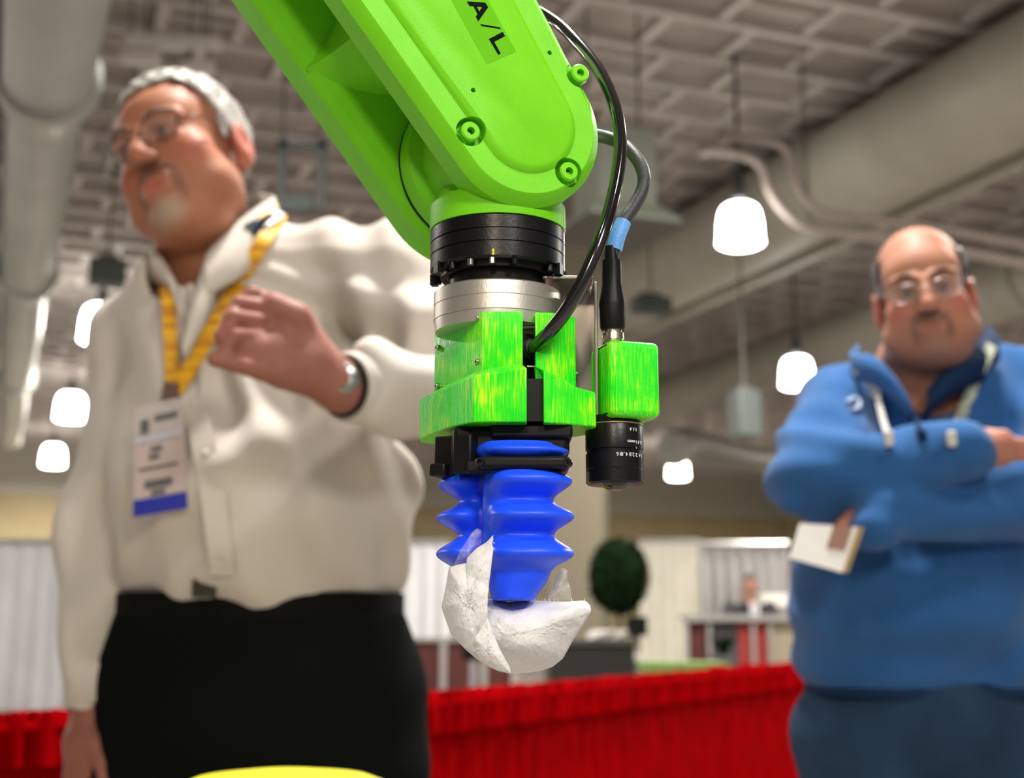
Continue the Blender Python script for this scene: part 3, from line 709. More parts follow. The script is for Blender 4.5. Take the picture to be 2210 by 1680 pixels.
# ------------------------------------------------------------------ the man in the white shirt
B1 = (.56, .235, .14)
man = thing('person', 'grey haired man with goatee, white shirt and yellow lanyard, gesturing with one raised hand', 'person', (-.40, 2.06, 0))
M1 = head_mat(W(403, 360, 1.97), -20, -21, -4, 1.165)
neck1 = W(440, 575, 2.05); SR = W(305, 722, 2.10); SL = W(830, 600, 1.96)
EL = W(1015, 850, 1.84); WL = W(735, 835, 1.62)
ER = W(208, 1180, 2.06); WR = W(200, 1540, 1.99)
chest1 = W(545, 820, 2.05); belly1 = W(575, 1080, 2.01); waist1 = W(570, 1225, 2.05)
hipc = W(555, 1500, 2.06); hipc[2] = .90
hK = [(-.52, 2.03, .50), (-.28, 2.05, .50)]; hA = [(-.56, 2.10, .09), (-.22, 2.10, .09)]
palm1 = [[WL, WL*.5+W(600, 745, 1.58)*.5, W(600, 745, 1.58)], [WL, W(640, 690, 1.585), W(590, 665, 1.58)], [WL, W(610, 800, 1.57), W(560, 770, 1.56)], [WL, W(600, 760, 1.575), W(525, 748, 1.555)]]
F1 = [[W(568, 665, 1.575), W(515, 655, 1.55), W(492, 690, 1.54), W(500, 735, 1.55)],
      [W(565, 695, 1.565), W(505, 685, 1.535), W(478, 725, 1.53), W(490, 765, 1.54)],
      [W(560, 725, 1.56), W(505, 725, 1.53), W(485, 760, 1.53), W(505, 790, 1.545)],
      [W(590, 650, 1.59), W(545, 635, 1.575), W(520, 655, 1.57), W(525, 690, 1.575)]]
TH1 = [W(640, 820, 1.585), W(565, 800, 1.55), W(505, 785, 1.53), W(462, 776, 1.525)]
palm2 = [[WR, W(185, 1600, 1.975), W(172, 1660, 1.97)], [WR, W(205, 1610, 1.97), W(198, 1670, 1.965)]]
F2 = [[W(150+k*16, 1672, 1.965+.004*k), W(146+k*15, 1712, 1.955), W(148+k*14, 1745, 1.955), W(155+k*13, 1770, 1.96)] for k in range(4)]
TH2 = [W(205, 1600, 1.955), W(222, 1650, 1.945), W(226, 1690, 1.94)]
def body1(P):
    f = head_sdf(to_local(P, M1), .6, .5)*1.165
    hb = to_world([(0, .012, -.055)], M1)[0]
    f = smin(f, cap(P, hb, neck1, .068, .074), .03)
    f = smin(f, ell(P, to_world([(0, -.035, -.098)], M1)[0], (.058, .055, .036)), .03)        # full chin and throat
    return smin(f, cap(P, neck1, (SR+SL)/2+np.array([0, 0, -.05]), .075, .11), .03)
def arms1(P):
    f = smin(chain(P, [EL*.5+WL*.5, WL], [.040, .033], .01) if False else cap(P, EL, WL, .044, .031), hand_sdf(P, WL, palm1, F1, TH1, 1.0), .015)
    return f
def armr1(P): return smin(cap(P, ER, WR, .034, .030), hand_sdf(P, WR, palm2, F2, TH2, .95), .015)
def under1(P):
    f = smin(ell(P, chest1, (.21, .13, .22)), ell(P, waist1, (.18, .12, .14)), .05); f = smin(f, ell(P, hipc, (.19, .13, .14)), .05)
    for S_, E_ in ((SR, ER), (SL, EL)): f = smin(f, cap(P, S_, E_, .055, .042), .03)
    for k in (0, 1): f = smin(f, chain(P, [hipc+np.array([(-.11, .11)[k], 0, -.05]), hK[k], hA[k]], [.09, .06, .045], .02), .03)
    return f
def join_meshes(name, items, m, parent):
    V_ = []; F_ = []; C_ = []; n_ = 0
    for V, F, c in items: V_.append(V); F_.append(F+n_); C_.append(c); n_ += len(V)
    V_ = np.concatenate(V_); F_ = np.concatenate(F_); C_ = np.concatenate(C_); me = bpy.data.meshes.new(name); me.from_pydata(V_.tolist(), [], F_.tolist()); me.update()
    me.polygons.foreach_set('use_smooth', np.ones(len(me.polygons), bool)); a = me.color_attributes.new('Col', 'FLOAT_COLOR', 'POINT'); c = np.ones((len(V_), 4), np.float32); c[:, :3] = C_; a.data.foreach_set('color', c.ravel())
    me.materials.append(m); o = bpy.data.objects.new(name, me); COL.objects.link(o); o.parent = parent; return o
base1 = (.36, .145, .08); cheek1 = (.40, .105, .07)
hc = M1[:3, 3]
Vh, Fh = mesh_sdf(body1, hc-[.16, .17, .33], hc+[.17, .18, .18], .0034)
Ch = skin_cols(to_local(Vh, M1), base1, cheek1, (.40, .13, .09), ((.20, .09, .055), (.36, .26, .19), 0))
lo1 = np.min([W(430, 600, 1.5), W(1030, 930, 1.9), EL-.06], axis=0)
Va, Fa = mesh_sdf(arms1, np.minimum(W(430, 860, 1.50), WL)-[.03, .03, .06], np.maximum(EL, W(560, 600, 1.66))+[.05, .05, .03], .0034)
Vr, Fr = mesh_sdf(armr1, np.minimum(ER, WR)-[.08, .08, .24], np.maximum(ER, WR)+[.08, .08, .05], .0045)
Vu, Fu = mesh_sdf(under1, [-1.0, 1.7, .0], [.2, 2.35, 1.7], .012)
hcol = (.30, .115, .085)
join_meshes('body', [(Vh, Fh, Ch), (Va, Fa, np.tile(hcol, (len(Va), 1))), (Vr, Fr, np.tile(hcol, (len(Vr), 1))), (Vu, Fu, np.tile(base1, (len(Vu), 1)))], SKIN, man)
face_parts(M1, man, BROWG, HAIRG, 'grey', 1.165)
for c in man.children:
    if c.name.startswith('eyelid'): paint_all(c, tuple(x*.8 for x in base1))
def folds(P, a):
    w = noise3(P, 9, 2)*.6
    d = np.sin(P[:, 0]*62+P[:, 2]*14+w*6)*.45+np.sin(P[:, 0]*34-P[:, 2]*26+w*7+1.3)*.55+noise3(P, 26, 5)*.35
    return a*d
def shirt1(P):
    f = ell(P, chest1, (.225, .150, .25)); f = smin(f, ell(P, belly1, (.232, .195, .19)), .06); f = smin(f, ell(P, waist1, (.212, .170, .105)), .05)
    f = smin(f, chain(P, [SR+np.array([.02, 0, .0]), neck1+np.array([0, .02, -.035]), SL+np.array([-.03, 0, .0])], [.078, .088, .080], .03), .06)
    ua = chain(P, [SL, EL], [.086, .072], .02); fa = cap(P, EL, WL+(EL-WL)*.12, .072, .046); sl = smin(ua, fa, .03)
    el2 = SR*.45+ER*.55; sr = chain(P, [SR, el2, ER, WR+(ER-WR)*.08], [.076, .064, .060, .042], .03)
    f = smax(f, (waist1[2]-.070)-P[:, 2], .01); f = smin(f, sl, .045); f = smin(f, sr, .022)
    # drape: gathered folds fanning from the shoulders, pulls at the waist
    g = folds(P, .0135)
    wz = np.clip((1.22-P[:, 2])/.15, 0, 1); g += .0025*wz*np.sin(P[:, 0]*75+noise3(P, 8, 3)*2)
    rr = (P-neck1)[:, [0, 2]]; an = np.arctan2(rr[:, 1], rr[:, 0]); g += .011*np.sin(an*24)*np.clip(1.3-np.abs(P[:, 2]-1.38)/.16, 0, 1)*(P[:, 0] > neck1[0])
    f = f+g
    # open neck and front slit
    nb = to_world([(0, -.01, -.10)], M1)[0]
    f = smax(f, -cap(P, neck1+np.array([0, -.02, -.055]), nb, .078, .095), .008)
    v = cap(P, W(398, 700, 1.86), W(378, 500, 1.90), .006, .035); f = smax(f, -v, .008)
    cut = cap(P, WL, WL+(WL-EL)*.5, .07, .07)
    return f
sdf_obj('shirt', shirt1, [-1.02, 1.55, .80], [.12, 2.34, 1.66], .0062, SHIRT, man)
# cuffs
def frame_of(d):
    d = d/np.linalg.norm(d); return Vector(d).to_track_quat('Z', 'Y').to_matrix()
dL = WL-EL; dLn = dL/np.linalg.norm(dL); MB().lathe(WL-dLn*.075, [(.044, 0), (.049, .01), (.046, .06), (.043, .068), (.038, .066), (.036, .0)], 40, frame_of(dL), cap=False).build('cuff', SHIRT, man, 60)
dR = WR-ER; dRn = dR/np.linalg.norm(dR); MB().lathe(WR-dRn*.07, [(.039, 0), (.044, .01), (.041, .06), (.036, .063), (.034, 0)], 36, frame_of(dR), cap=False).build('cuff', SHIRT, man, 60)
# collar: two standing leaves round the open neck
def leaf(pts_top, pts_bot, name, th=.0035):
    A_ = spline(pts_top, 8); B2 = spline(pts_bot, 8); n_ = min(len(A_), len(B2)); v = []; f = []
    for k in range(7):
        t = k/6
        for i in range(n_):
            p = A_[i]*(1-t)+B2[i]*t; p = p+np.array([0, -.018*math.sin(PI*t), 0]); v.append(p)
    for k in range(6):
        for i in range(n_-1): a = k*n_+i; f.append((a, a+1, a+n_+1, a+n_))
    m_ = MB(); m_.add(v, f); o = m_.build(name, SHIRT, man, 60); md = o.modifiers.new('t', 'SOLIDIFY'); md.thickness = th; md.offset = 0; return o
leaf([W(560, 418, 2.10), W(590, 425, 2.02), W(550, 452, 1.96), W(490, 500, 1.92), W(448, 545, 1.90)], [W(590, 475, 2.12), W(608, 470, 2.04), W(585, 520, 1.945), W(530, 590, 1.89), W(445, 640, 1.86)], 'collar_leaf')
leaf([W(448, 545, 1.90), W(435, 590, 1.885), W(415, 650, 1.87), W(398, 740, 1.855)], [W(470, 610, 1.885), W(460, 650, 1.87), W(440, 700, 1.855), W(402, 775, 1.845)], 'placket_edge')
leaf([W(318, 560, 2.03), W(335, 540, 1.98), W(362, 575, 1.95), W(385, 620, 1.92)], [W(330, 620, 2.03), W(350, 612, 1.965), W(372, 630, 1.93), W(392, 690, 1.89)], 'collar_leaf')
pk = [hit(x, y, shirt1, 1.6, 2.2, .004) for x, y in ((400, 780), (415, 850), (440, 960), (460, 1070), (475, 1180), (480, 1240))]
ribbon(pk, .034, SHIRT, 'placket', man, 6, .003)
for x, y in ((417, 870), (442, 980), (463, 1090), (478, 1195)):
    p = hit(x, y, shirt1, 1.6, 2.2, .008); MB().lathe(p, [(.005, -.002), (.0055, 0), (.004, .002)], 16, Matrix.Rotation(PI/2, 3, 'X')).build('button', mat('pearl_button', (.6, .58, .55), .3), man)
# trousers and belt
def trousers1(P):
    f = ell(P, hipc+np.array([0, 0, -.01]), (.262, .19, .20)); f = smin(f, ell(P, waist1+np.array([0, 0, -.08]), (.213, .165, .07)), .05)
    for k in (0, 1):
        h_ = hipc+np.array([(-.145, .135)[k], 0, -.12]); f = smin(f, chain(P, [h_, hK[k], np.array(hA[k])+[0, 0, -.02]], [.135, .105, .085], .03), .03)
    f = f+.003*noise3(P, 14, 4); f = smax(f, P[:, 2]-(waist1[2]-.030), .006); return smax(f, .05-P[:, 2], .01)
sdf_obj('trousers', trousers1, [-1.0, 1.78, .02], [.16, 2.4, 1.2], .010, TROUS, man)
def belt_ring(fn, zc, h_, c_, m_, name, parent, off=.006, n=72):
    loops = []; 
    for k in range(n):
        a = 2*PI*k/n; d_ = np.array([math.cos(a), math.sin(a), 0]); rs_ = np.linspace(.05, .4, 176); f_ = fn(c_[None]*[1, 1, 0]+np.array([0, 0, zc])+d_[None]*rs_[:, None]); i = np.argmax(f_ > 0); r_ = rs_[i]+off
        loops.append([tuple(np.array([c_[0], c_[1], zc+dz])+d_*(r_+dr)) for dz, dr in ((-h_, 0), (h_, 0), (h_, -.02), (-h_, -.02))])
    loops.append(loops[0]); return MB().loft(loops, cap=False).build(name, m_, parent, 40)
belt_ring(trousers1, waist1[2]-.060, .019, waist1, mat('belt_black', (.004, .004, .0035), .75, spec=.1), 'belt', man)
p = hit(440, 1335, trousers1, 1.6, 2.2, .012); MB().box(p+np.array([0, -.004, .042]), (.034, .008, .026)).build('belt_buckle', mat('dull_brass', (.03, .026, .014), .5, metal=.3), man)
def shoe(name, a, parent, yaw=0):
    def f(P): return smax(smin(cap(P, (a[0], a[1]+.05, .045), (a[0]+yaw*.1, a[1]-.16, .032), .05, .042), cap(P, (a[0], a[1]+.03, .05), (a[0], a[1]+.02, .12), .05, .05), .03), .002-P[:, 2], .004)
    return sdf_obj(name, f, [a[0]-.12, a[1]-.24, -.01], [a[0]+.12, a[1]+.12, .18], .008, SHOE, parent)
for a in hA: shoe('shoe', a, man)
finish(man)
g1 = glasses(M1, 'thin wire framed glasses on the grey haired man', mat('thin_dark_wire', (.05, .05, .05), .3, metal=.8))
# lanyard with badge
ly = thing('lanyard', 'yellow lanyard with a clear name badge edged in blue, worn over the white shirt', 'lanyard', tuple(hit(372, 840, shirt1, 1.6, 2.2, .01)))
la = [W(596, 478, 2.06), W(603, 474, 2.00)]+[hit(x, y, shirt1, 1.6, 2.2, .012) for x, y in ((578, 505), (548, 555), (510, 620), (470, 690), (430, 760), (378, 845))]
ribbon(la, .024, YELP, 'ribbon', ly)
lb = [W(352, 598, 2.06), W(356, 612, 1.99)]+[hit(x, y, shirt1, 1.6, 2.2, .012) for x, y in ((362, 640), (366, 700), (370, 760), (372, 842))]
ribbon(lb, .020, YELP, 'ribbon', ly)
mc = [W(540, 505, 1.925), W(572, 487, 1.94), W(604, 466, 1.975)]
ribbon([p-np.array([0, .014, 0]) for p in mc], .024, mat('navy_ribbon', (.012, .02, .045), .4), 'dark_end', ly, 6, .003)
ribbon([p-np.array([0, .016, 0]) for p in [W(562, 476, 1.93), W(598, 450, 1.965)]], .010, YEL, 'ribbon_edge', ly, 6, .003)
p = hit(372, 838, shirt1, 1.6, 2.2, .012); p2 = hit(368, 862, shirt1, 1.6, 2.2, .012)
MB().box((p+p2)/2-np.array([0, .006, 0]), (.022, .006, .030), Matrix.Rotation(.1, 3, 'Y')).build('clip', BROWG, ly)
bc = [hit(x, y, shirt1, 1.6, 2.2, .014) for x, y in ((290, 878), (392, 856), (405, 1100), (288, 1117))]; Yb = min(q[1] for q in bc)-.002
PLAS = mat('badge_plastic', (.62, .55, .54), .25, alpha=.55, spec=.6); CARD = mat('badge_blue', (.012, .02, .32), .45)
q = [W(290, 880, Yb+.01), W(396, 856, Yb+.01), W(405, 1098, Yb-.006), W(288, 1117, Yb-.006)]
def quad(q, m_, name, parent, off=0.0, th=.0015):
    q = [np.array(x)+np.array([0, -off, 0]) for x in q]; v_ = [tuple(x) for x in q]+[tuple(x+np.array([0, th, 0])) for x in q]
    return MB().add(v_, [(0, 1, 2, 3), (7, 6, 5, 4), (0, 4, 5, 1), (1, 5, 6, 2), (2, 6, 7, 3), (3, 7, 4, 0)]).build(name, m_, parent, 0)
def sub(q, u0, v0, u1, v1):
    q = [np.array(x) for x in q]; g = lambda u, v: (q[0]*(1-u)+q[1]*u)*(1-v)+(q[3]*(1-u)+q[2]*u)*v
    return [g(u0, v0), g(u1, v0), g(u1, v1), g(u0, v1)]
holder = quad(q, PLAS, 'badge_holder', ly)
quad(sub(q, 0, .855, 1, 1), CARD, 'badge_blue_band', ly, .002)
DKI = mat('badge_ink', (.10, .10, .11), .6); PALEB = mat('badge_pale', (.50, .50, .60), .6)
quad(sub(q, .02, .34, .98, .84), mat('badge_card', (.50, .40, .38), .6), 'name_card', ly, .001)
for u0, v0, u1, v1, m_ in ((.14, .14, .30, .26, DKI), (.42, .12, .88, .17, DKI), (.03, .30, .97, .345, PALEB), (.34, .40, .56, .44, DKI), (.30, .47, .50, .51, DKI), (.10, .58, .85, .60, DKI), (.22, .70, .74, .765, DKI), (.34, .79, .60, .83, DKI)):
    quad(sub(q, u0, v0, u1, v1), m_, 'badge_print', ly, .0035, .001)
finish(ly)
# wristwatch
ww = thing('wristwatch', 'steel watch on the raised wrist of the grey haired man', 'watch', tuple(WL-dLn*.004))
MB().lathe(WL-dLn*.012, [(.034, -.010), (.039, -.009), (.039, .009), (.034, .010)], 36, frame_of(dL)).build('strap', mat('watch_dark', (.03, .032, .028), .35, metal=.5), ww, 40)
R_ = frame_of(dL); nrm = Vector(R_.col[0])*.0; side = np.cross(dLn, np.array([0, 0, 1.])); upv = np.cross(side, dLn); face_c = WL-dLn*.012+(-side*.3*0+np.array([0.02, -.90, .1]))*.037
MB().lathe(face_c, [(.019, -.004), (.020, 0), (.019, .006), (.016, .008)], 30, Vector((.2, -.98, .1)).to_track_quat('Z', 'Y').to_matrix()).build('case', mat('watch_steel', (.35, .36, .33), .25, metal=.9), ww, 40)
finish(ww)

# ------------------------------------------------------------------ the man in the blue fleece
mb2 = thing('person', 'balding man with glasses in a blue fleece, standing with folded arms', 'person', (.78, 2.5, 0))
M2 = head_mat(W(1996, 650, 2.33), -17, -7, 5, 1.04)
neck2 = W(1985, 800, 2.42); S2R = W(1822, 880, 2.45); S2L = W(2270, 850, 2.46)
E2R = W(1762, 1035, 2.24); W2R = W(2080, 978, 2.10); E2L = W(2320, 1060, 2.24); W2L = W(1890, 1112, 2.14)
chest2 = W(1995, 1000, 2.47); belly2 = W(1990, 1250, 2.42); hem2 = W(1985, 1420, 2.46)
hip2 = hem2.copy(); hip2[2] = .84
K2 = [(.70, 2.50, .46), (.98, 2.50, .46)]; A2 = [(.66, 2.56, .09), (1.03, 2.56, .09)]
palmR = [[W2R, W(2120, 968, 2.10), W(2165, 962, 2.11)], [W2R, W(2125, 980, 2.10), W(2160, 982, 2.11)]]
FR = [[W(2165, 955+k*9, 2.105), W(2205, 957+k*9, 2.11), W(2235, 962+k*9, 2.13), W(2250, 970+k*9, 2.15)] for k in range(4)]
THR = [W(2100, 958, 2.10), W(2130, 945, 2.10), W(2165, 940, 2.10)]
palmL = [[W2L, W(1855, 1138, 2.17), W(1830, 1148, 2.18)], [W2L, W(1860, 1150, 2.17), W(1830, 1160, 2.18)]]
FL = [[W(1828, 1138+k*11, 2.175), W(1808, 1146+k*11, 2.165), W(1792, 1156+k*10, 2.165), W(1790, 1166+k*10, 2.175)] for k in range(4)]
THL = [W(1870, 1130, 2.15), W(1845, 1128, 2.15), W(1815, 1134, 2.15)]
def body2(P):
    f = head_sdf(to_local(P, M2), .9, .05)*1.06; hb = to_world([(0, .012, -.06)], M2)[0]
    f = smin(f, cap(P, hb, neck2, .066, .074), .03); f = smin(f, ell(P, to_world([(0, -.035, -.092)], M2)[0], (.058, .05, .036)), .03)
    return smin(f, cap(P, neck2, chest2+np.array([0, 0, .1]), .08, .12), .03)
def arms2(P):
    f = smin(cap(P, E2R, W2R, .04, .030), hand_sdf(P, W2R, palmR, FR, THR, .95), .015)
    return np.minimum(f, smin(cap(P, E2L, W2L, .04, .030), hand_sdf(P, W2L, palmL, FL, THL, .95), .015))
def under2(P):
    f = smin(ell(P, chest2, (.20, .13, .22)), ell(P, belly2, (.19, .14, .2)), .05)
    for S_, E_ in ((S2R, E2R), (S2L, E2L)): f = smin(f, cap(P, S_, E_, .055, .042), .03)
    for k in (0, 1): f = smin(f, chain(P, [hip2+np.array([(-.10, .10)[k], 0, .02]), K2[k], A2[k]], [.09, .06, .045], .02), .03)
    return f
hc2 = M2[:3, 3]; base2 = (.42, .19, .12)
Vh, Fh = mesh_sdf(body2, hc2-[.16, .16, .30], hc2+[.16, .18, .18], .0036)
Ch = skin_cols(to_local(Vh, M2), base2, (.48, .14, .10), (.30, .11, .08), ((.20, .10, .07), (.25, .13, .09), .6))
Va, Fa = mesh_sdf(arms2, np.minimum(E2R, W2L)-[.08, .10, .08], np.maximum(E2L, W2R)+[.08, .1, .08], .0045)
Vu, Fu = mesh_sdf(under2, [.35, 2.2, 0], [1.35, 2.75, 1.5], .012)
join_meshes('body', [(Vh, Fh, Ch), (Va, Fa, np.tile((.42, .18, .12), (len(Va), 1))), (Vu, Fu, np.tile(base2, (len(Vu), 1)))], SKIN, mb2)
face_parts(M2, mb2, BROWD, HAIRD, 'bald', 1.06)
for c in mb2.children:
    if c.name.startswith('eyelid'): paint_all(c, tuple(x*.7 for x in base2))
def fleece_folds(P, a):
    w = noise3(P, 7, 7); return a*(np.sin(P[:, 2]*52+P[:, 0]*22+w*5)*.5+np.sin(P[:, 0]*30-P[:, 2]*30+w*5)*.4+noise3(P, 22, 8)*.4)
def fleece(P):
    t = ell(P, chest2+np.array([.02, 0, -.02]), (.225, .165, .24)); t = smin(t, ell(P, belly2, (.235, .20, .21)), .06); t = smin(t, cap(P, hem2+np.array([-.075, 0, .02]), hem2+np.array([.09, 0, .02]), .16, .16, .95), .06)
    t = smin(t, chain(P, [S2R, neck2+np.array([0, .03, -.06]), S2L], [.082, .10, .09], .03), .05)
    a = smin(chain(P, [S2R, E2R], [.086, .082], .02), cap(P, E2R, W2R, .080, .052), .035); b = smin(chain(P, [S2L, E2L], [.097, .088], .02), cap(P, E2L, W2L+(E2L-W2L)*.02, .086, .052), .035)
    f = smin(t, smin(a, b, .012), .018)
    rolls = .008*np.sin((P-E2R)@np.array([.6, .3, 1])*62+noise3(P, 9, 3)*1.5)*np.clip(1.2-np.linalg.norm(P-E2R, axis=1)/.2, 0, 1)
    f = f+fleece_folds(P, .010)+rolls
    f = smax(f, (hem2[2]-.065)-P[:, 2], .012)
    nb = to_world([(0, -.03, -.12)], M2)[0]; f = smax(f, -cap(P, neck2+np.array([0, -.05, -.02]), nb, .075, .10), .01)
    v = cap(P, W(1975, 890, 2.24), W(1960, 780, 2.28), .006, .05); return smax(f, -v, .01)
sdf_obj('fleece_pullover', fleece, [.30, 1.95, .74], [1.45, 2.75, 1.62], .0075, FLEECE, mb2)
def leaf2(pt, pb, name, m_):
    A_ = spline(pt, 8); B2 = spline(pb, 8); n_ = len(A_); v = [A_[i]*(1-k/5)+B2[i]*(k/5)+np.array([0, -.02*math.sin(PI*k/5), 0]) for k in range(6) for i in range(n_)]
    f = [(k*n_+i, k*n_+i+1, (k+1)*n_+i+1, (k+1)*n_+i) for k in range(5) for i in range(n_-1)]
    o = MB().add(v, f).build(name, m_, mb2, 60); md = o.modifiers.new('t', 'SOLIDIFY'); md.thickness = .008; md.offset = 0; return o
leaf2([W(1850, 745, 2.42), W(1835, 765, 2.36), W(1880, 770, 2.31), W(1915, 800, 2.29), W(1945, 845, 2.27)], [W(1840, 800, 2.44), W(1840, 815, 2.36), W(1885, 830, 2.30), W(1930, 860, 2.27), W(1968, 905, 2.25)], 'collar', FLEECE)
leaf2([W(2130, 705, 2.50), W(2120, 730, 2.40), W(2085, 760, 2.33), W(2040, 800, 2.29), W(2000, 850, 2.27)], [W(2180, 790, 2.50), W(2150, 810, 2.38), W(2095, 830, 2.31), W(2040, 860, 2.27), W(1990, 905, 2.25)], 'collar', NAVY)
hm = [hit(x, y, fleece, 1.9, 2.6, .004) for x, y in ((1975, 895), (1985, 925), (1990, 950))]
ribbon(hm, .016, NAVY, 'zip_placket', mb2, 6, .004)
p = hit(1982, 880, fleece, 1.9, 2.7, .01); MB().lathe(p, [(.005, -.002), (.005, .002)], 14, Matrix.Rotation(PI/2, 3, 'X')).build('zip_pull', STEEL if 'STEEL' in globals() else POLE, mb2)
lg = hit(1845, 880, fleece, 1.9, 2.7, .006)
MB().tube([hit(x, y, fleece, 1.9, 2.7, .005) for x, y in ((1828, 868), (1842, 860), (1856, 868), (1850, 882), (1836, 884))], .004, 6, 4).build('chest_emblem', mat('pale_stitch', (.42, .5, .62), .7), mb2)
belt_ring(lambda P: smax(fleece(P), -1+0*P[:, 0], .01), hem2[2]-.052, .012, hem2, NAVY, 'hem_band', mb2, .002)
def jeans(P):
    f = ell(P, hip2+np.array([0.01, 0, .0]), (.20, .165, .17))
    for k in (0, 1): f = smin(f, chain(P, [hip2+np.array([(-.12, .12)[k], 0, -.05]), K2[k], np.array(A2[k])+[0, 0, -.02]], [.125, .095, .08], .03), .03)
    f = f+.004*noise3(P, 16, 4); f = smax(f, P[:, 2]-(hip2[2]+.075), .006); return smax(f, .05-P[:, 2], .01)
sdf_obj('jeans', jeans, [.38, 2.2, .02], [1.32, 2.8, 1.0], .010, JEANS, mb2)
for a in A2: shoe('shoe', a, mb2)
finish(mb2)
g2 = glasses(M2, 'thin rimless looking glasses on the balding man', mat('thin_silver_wire', (.45, .42, .4), .3, metal=.8))
CORD = mat('white_cord', (.55, .53, .50), .5); PRC = mat('printed_cord', (.42, .46, .36), .5, var=.5, vscale=60)
l2 = thing('lanyard', 'white cord lanyard hanging inside the folded arms of the blue fleece', 'lanyard', tuple(hit(1915, 930, fleece, 1.9, 2.7, .01)))
ribbon([W(1845, 800, 2.33)]+[hit(x, y, fleece, 1.9, 2.7, .012) for x, y in ((1872, 825), (1892, 860), (1905, 905), (1920, 955))], .011, CORD, 'cord', l2)
ribbon([W(2140, 745, 2.36)]+[hit(x, y, fleece, 1.9, 2.7, .012) for x, y in ((2120, 790), (2100, 835), (2078, 890), (2055, 945))], .020, PRC, 'printed_strap', l2)
for x, y in ((1917, 948), (2052, 948)):
    p = hit(x, y, fleece, 1.9, 2.7, .014); bevel(MB().box(p-np.array([0, .004, 0]), (.014, .012, .026)).build('clip', CORD, l2), .003)
for x, y in ((1890, 845),): p = hit(x, y, fleece, 1.9, 2.7, .016); MB().box(p, (.014, .008, .02)).build('slider', mat('bright_plastic', (.75, .74, .72), .3), l2)
finish(l2)
bk = thing('booklet', 'white booklet with a tan edge held under the folded blue arm', 'booklet', tuple(W(1775, 1190, 2.13)))
q = [W(1728, 1130, 2.09), W(1850, 1138, 2.07), W(1818, 1236, 2.06), W(1706, 1205, 2.08)]
quad(q, mat('booklet_white', (.72, .70, .68), .5), 'cover', bk, 0, .008)
quad([q[1]+np.array([.0, 0, 0]), q[1]+np.array([.012, .004, .0]), q[2]+np.array([.010, .004, 0]), q[2]], mat('tan_edge', (.42, .30, .14), .6), 'tan_edge', bk, .001, .009)
quad(sub(q, .58, .0, .92, .55), mat('booklet_print', (.25, .13, .09), .6), 'printed_patch', bk, .001, .001)
finish(bk)

# ------------------------------------------------------------------ seated person in the distance
sp_ = thing('person', 'small distant person in a dark suit sitting behind the booth counter', 'person', gnd(W(1622, 1290, 12.5)))
hs_ = W(1618, 1262, 12.5)
def far(P):
    h = hs_; f = ell(P, h, (.075, .09, .11)); f = smin(f, cap(P, h, h+[0, .02, -.14], .05, .06), .02)
    for s in (-1, 1): f = smin(f, cap(P, h+[s*.2, .03, -.24], h+[s*.26, -.12, -.46], .05, .04), .03); f = smin(f, cap(P, h+[s*.26, -.12, -.46], h+[s*.10, -.34, -.44], .04, .035), .02)
    f = smin(f, ell(P, h+[0, .04, -.42], (.17, .12, .27)), .04)
    for s in (-1, 1): f = smin(f, chain(P, [h+[s*.09, 0, -.66], h+[s*.11, -.38, -.68], h+[s*.11, -.36, -(h[2]-.06)]], [.08, .06, .05], .02), .03)
    return f
def far_col(V):
    q = V-hs_; c = np.tile((.45, .24, .17), (len(V), 1)).astype(float); c[(q[:, 2] > .045) | ((q[:, 1] > .02) & (q[:, 2] > -.06))] = (.02, .015, .012); return c
sdf_obj('body', far, hs_-[.4, .6, hs_[2]-.0], hs_+[.4, .3, .16], .018, SKIN, sp_, far_col)
def suit(P):
    h = hs_; f = ell(P, h+[0, .05, -.42], (.19, .14, .29))
    for s in (-1, 1): f = smin(f, cap(P, h+[s*.19, .03, -.22], h+[s*.27, -.12, -.46], .07, .06), .04); f = smin(f, cap(P, h+[s*.27, -.12, -.46], h+[s*.12, -.30, -.44], .055, .045), .02)
    for s in (-1, 1): f = smin(f, chain(P, [h+[s*.09, 0, -.66], h+[s*.11, -.38, -.68], h+[s*.11, -.36, -(h[2]-.16)]], [.10, .075, .065], .02), .03)
    return f
sdf_obj('suit', suit, hs_-[.42, .5, hs_[2]-.04], hs_+[.42, .3, -.08], .02, mat('dark_suit', (.015, .015, .02), .8), sp_)
MB().box(hs_+[.02, -.10, -.27], (.09, .02, .20)).build('shirt_front', mat('far_shirt', (.7, .7, .72), .7), sp_)
for s in (-1, 1): MB().box((hs_[0]+s*.11, hs_[1]-.42, .04), (.10, .26, .08)).build('shoe', SHOE, sp_)
finish(sp_)
cz = hs_[2]-.76
ch = thing('chair', 'dark chair under the seated person in the dark suit', 'chair', (hs_[0], hs_[1], 0))
MB().box((hs_[0], hs_[1]-.05, cz-.03), (.42, .42, .05)).build('seat', DKP, ch); MB().box((hs_[0], hs_[1]+.20, cz+.2), (.40, .04, .36)).build('backrest', DKP, ch)
for s in (-1, 1):
    for t_ in (-.24, .16): MB().box((hs_[0]+s*.18, hs_[1]+t_, (cz-.05)/2), (.03, .03, cz-.05)).build('leg', DKP, ch)
finish(ch)

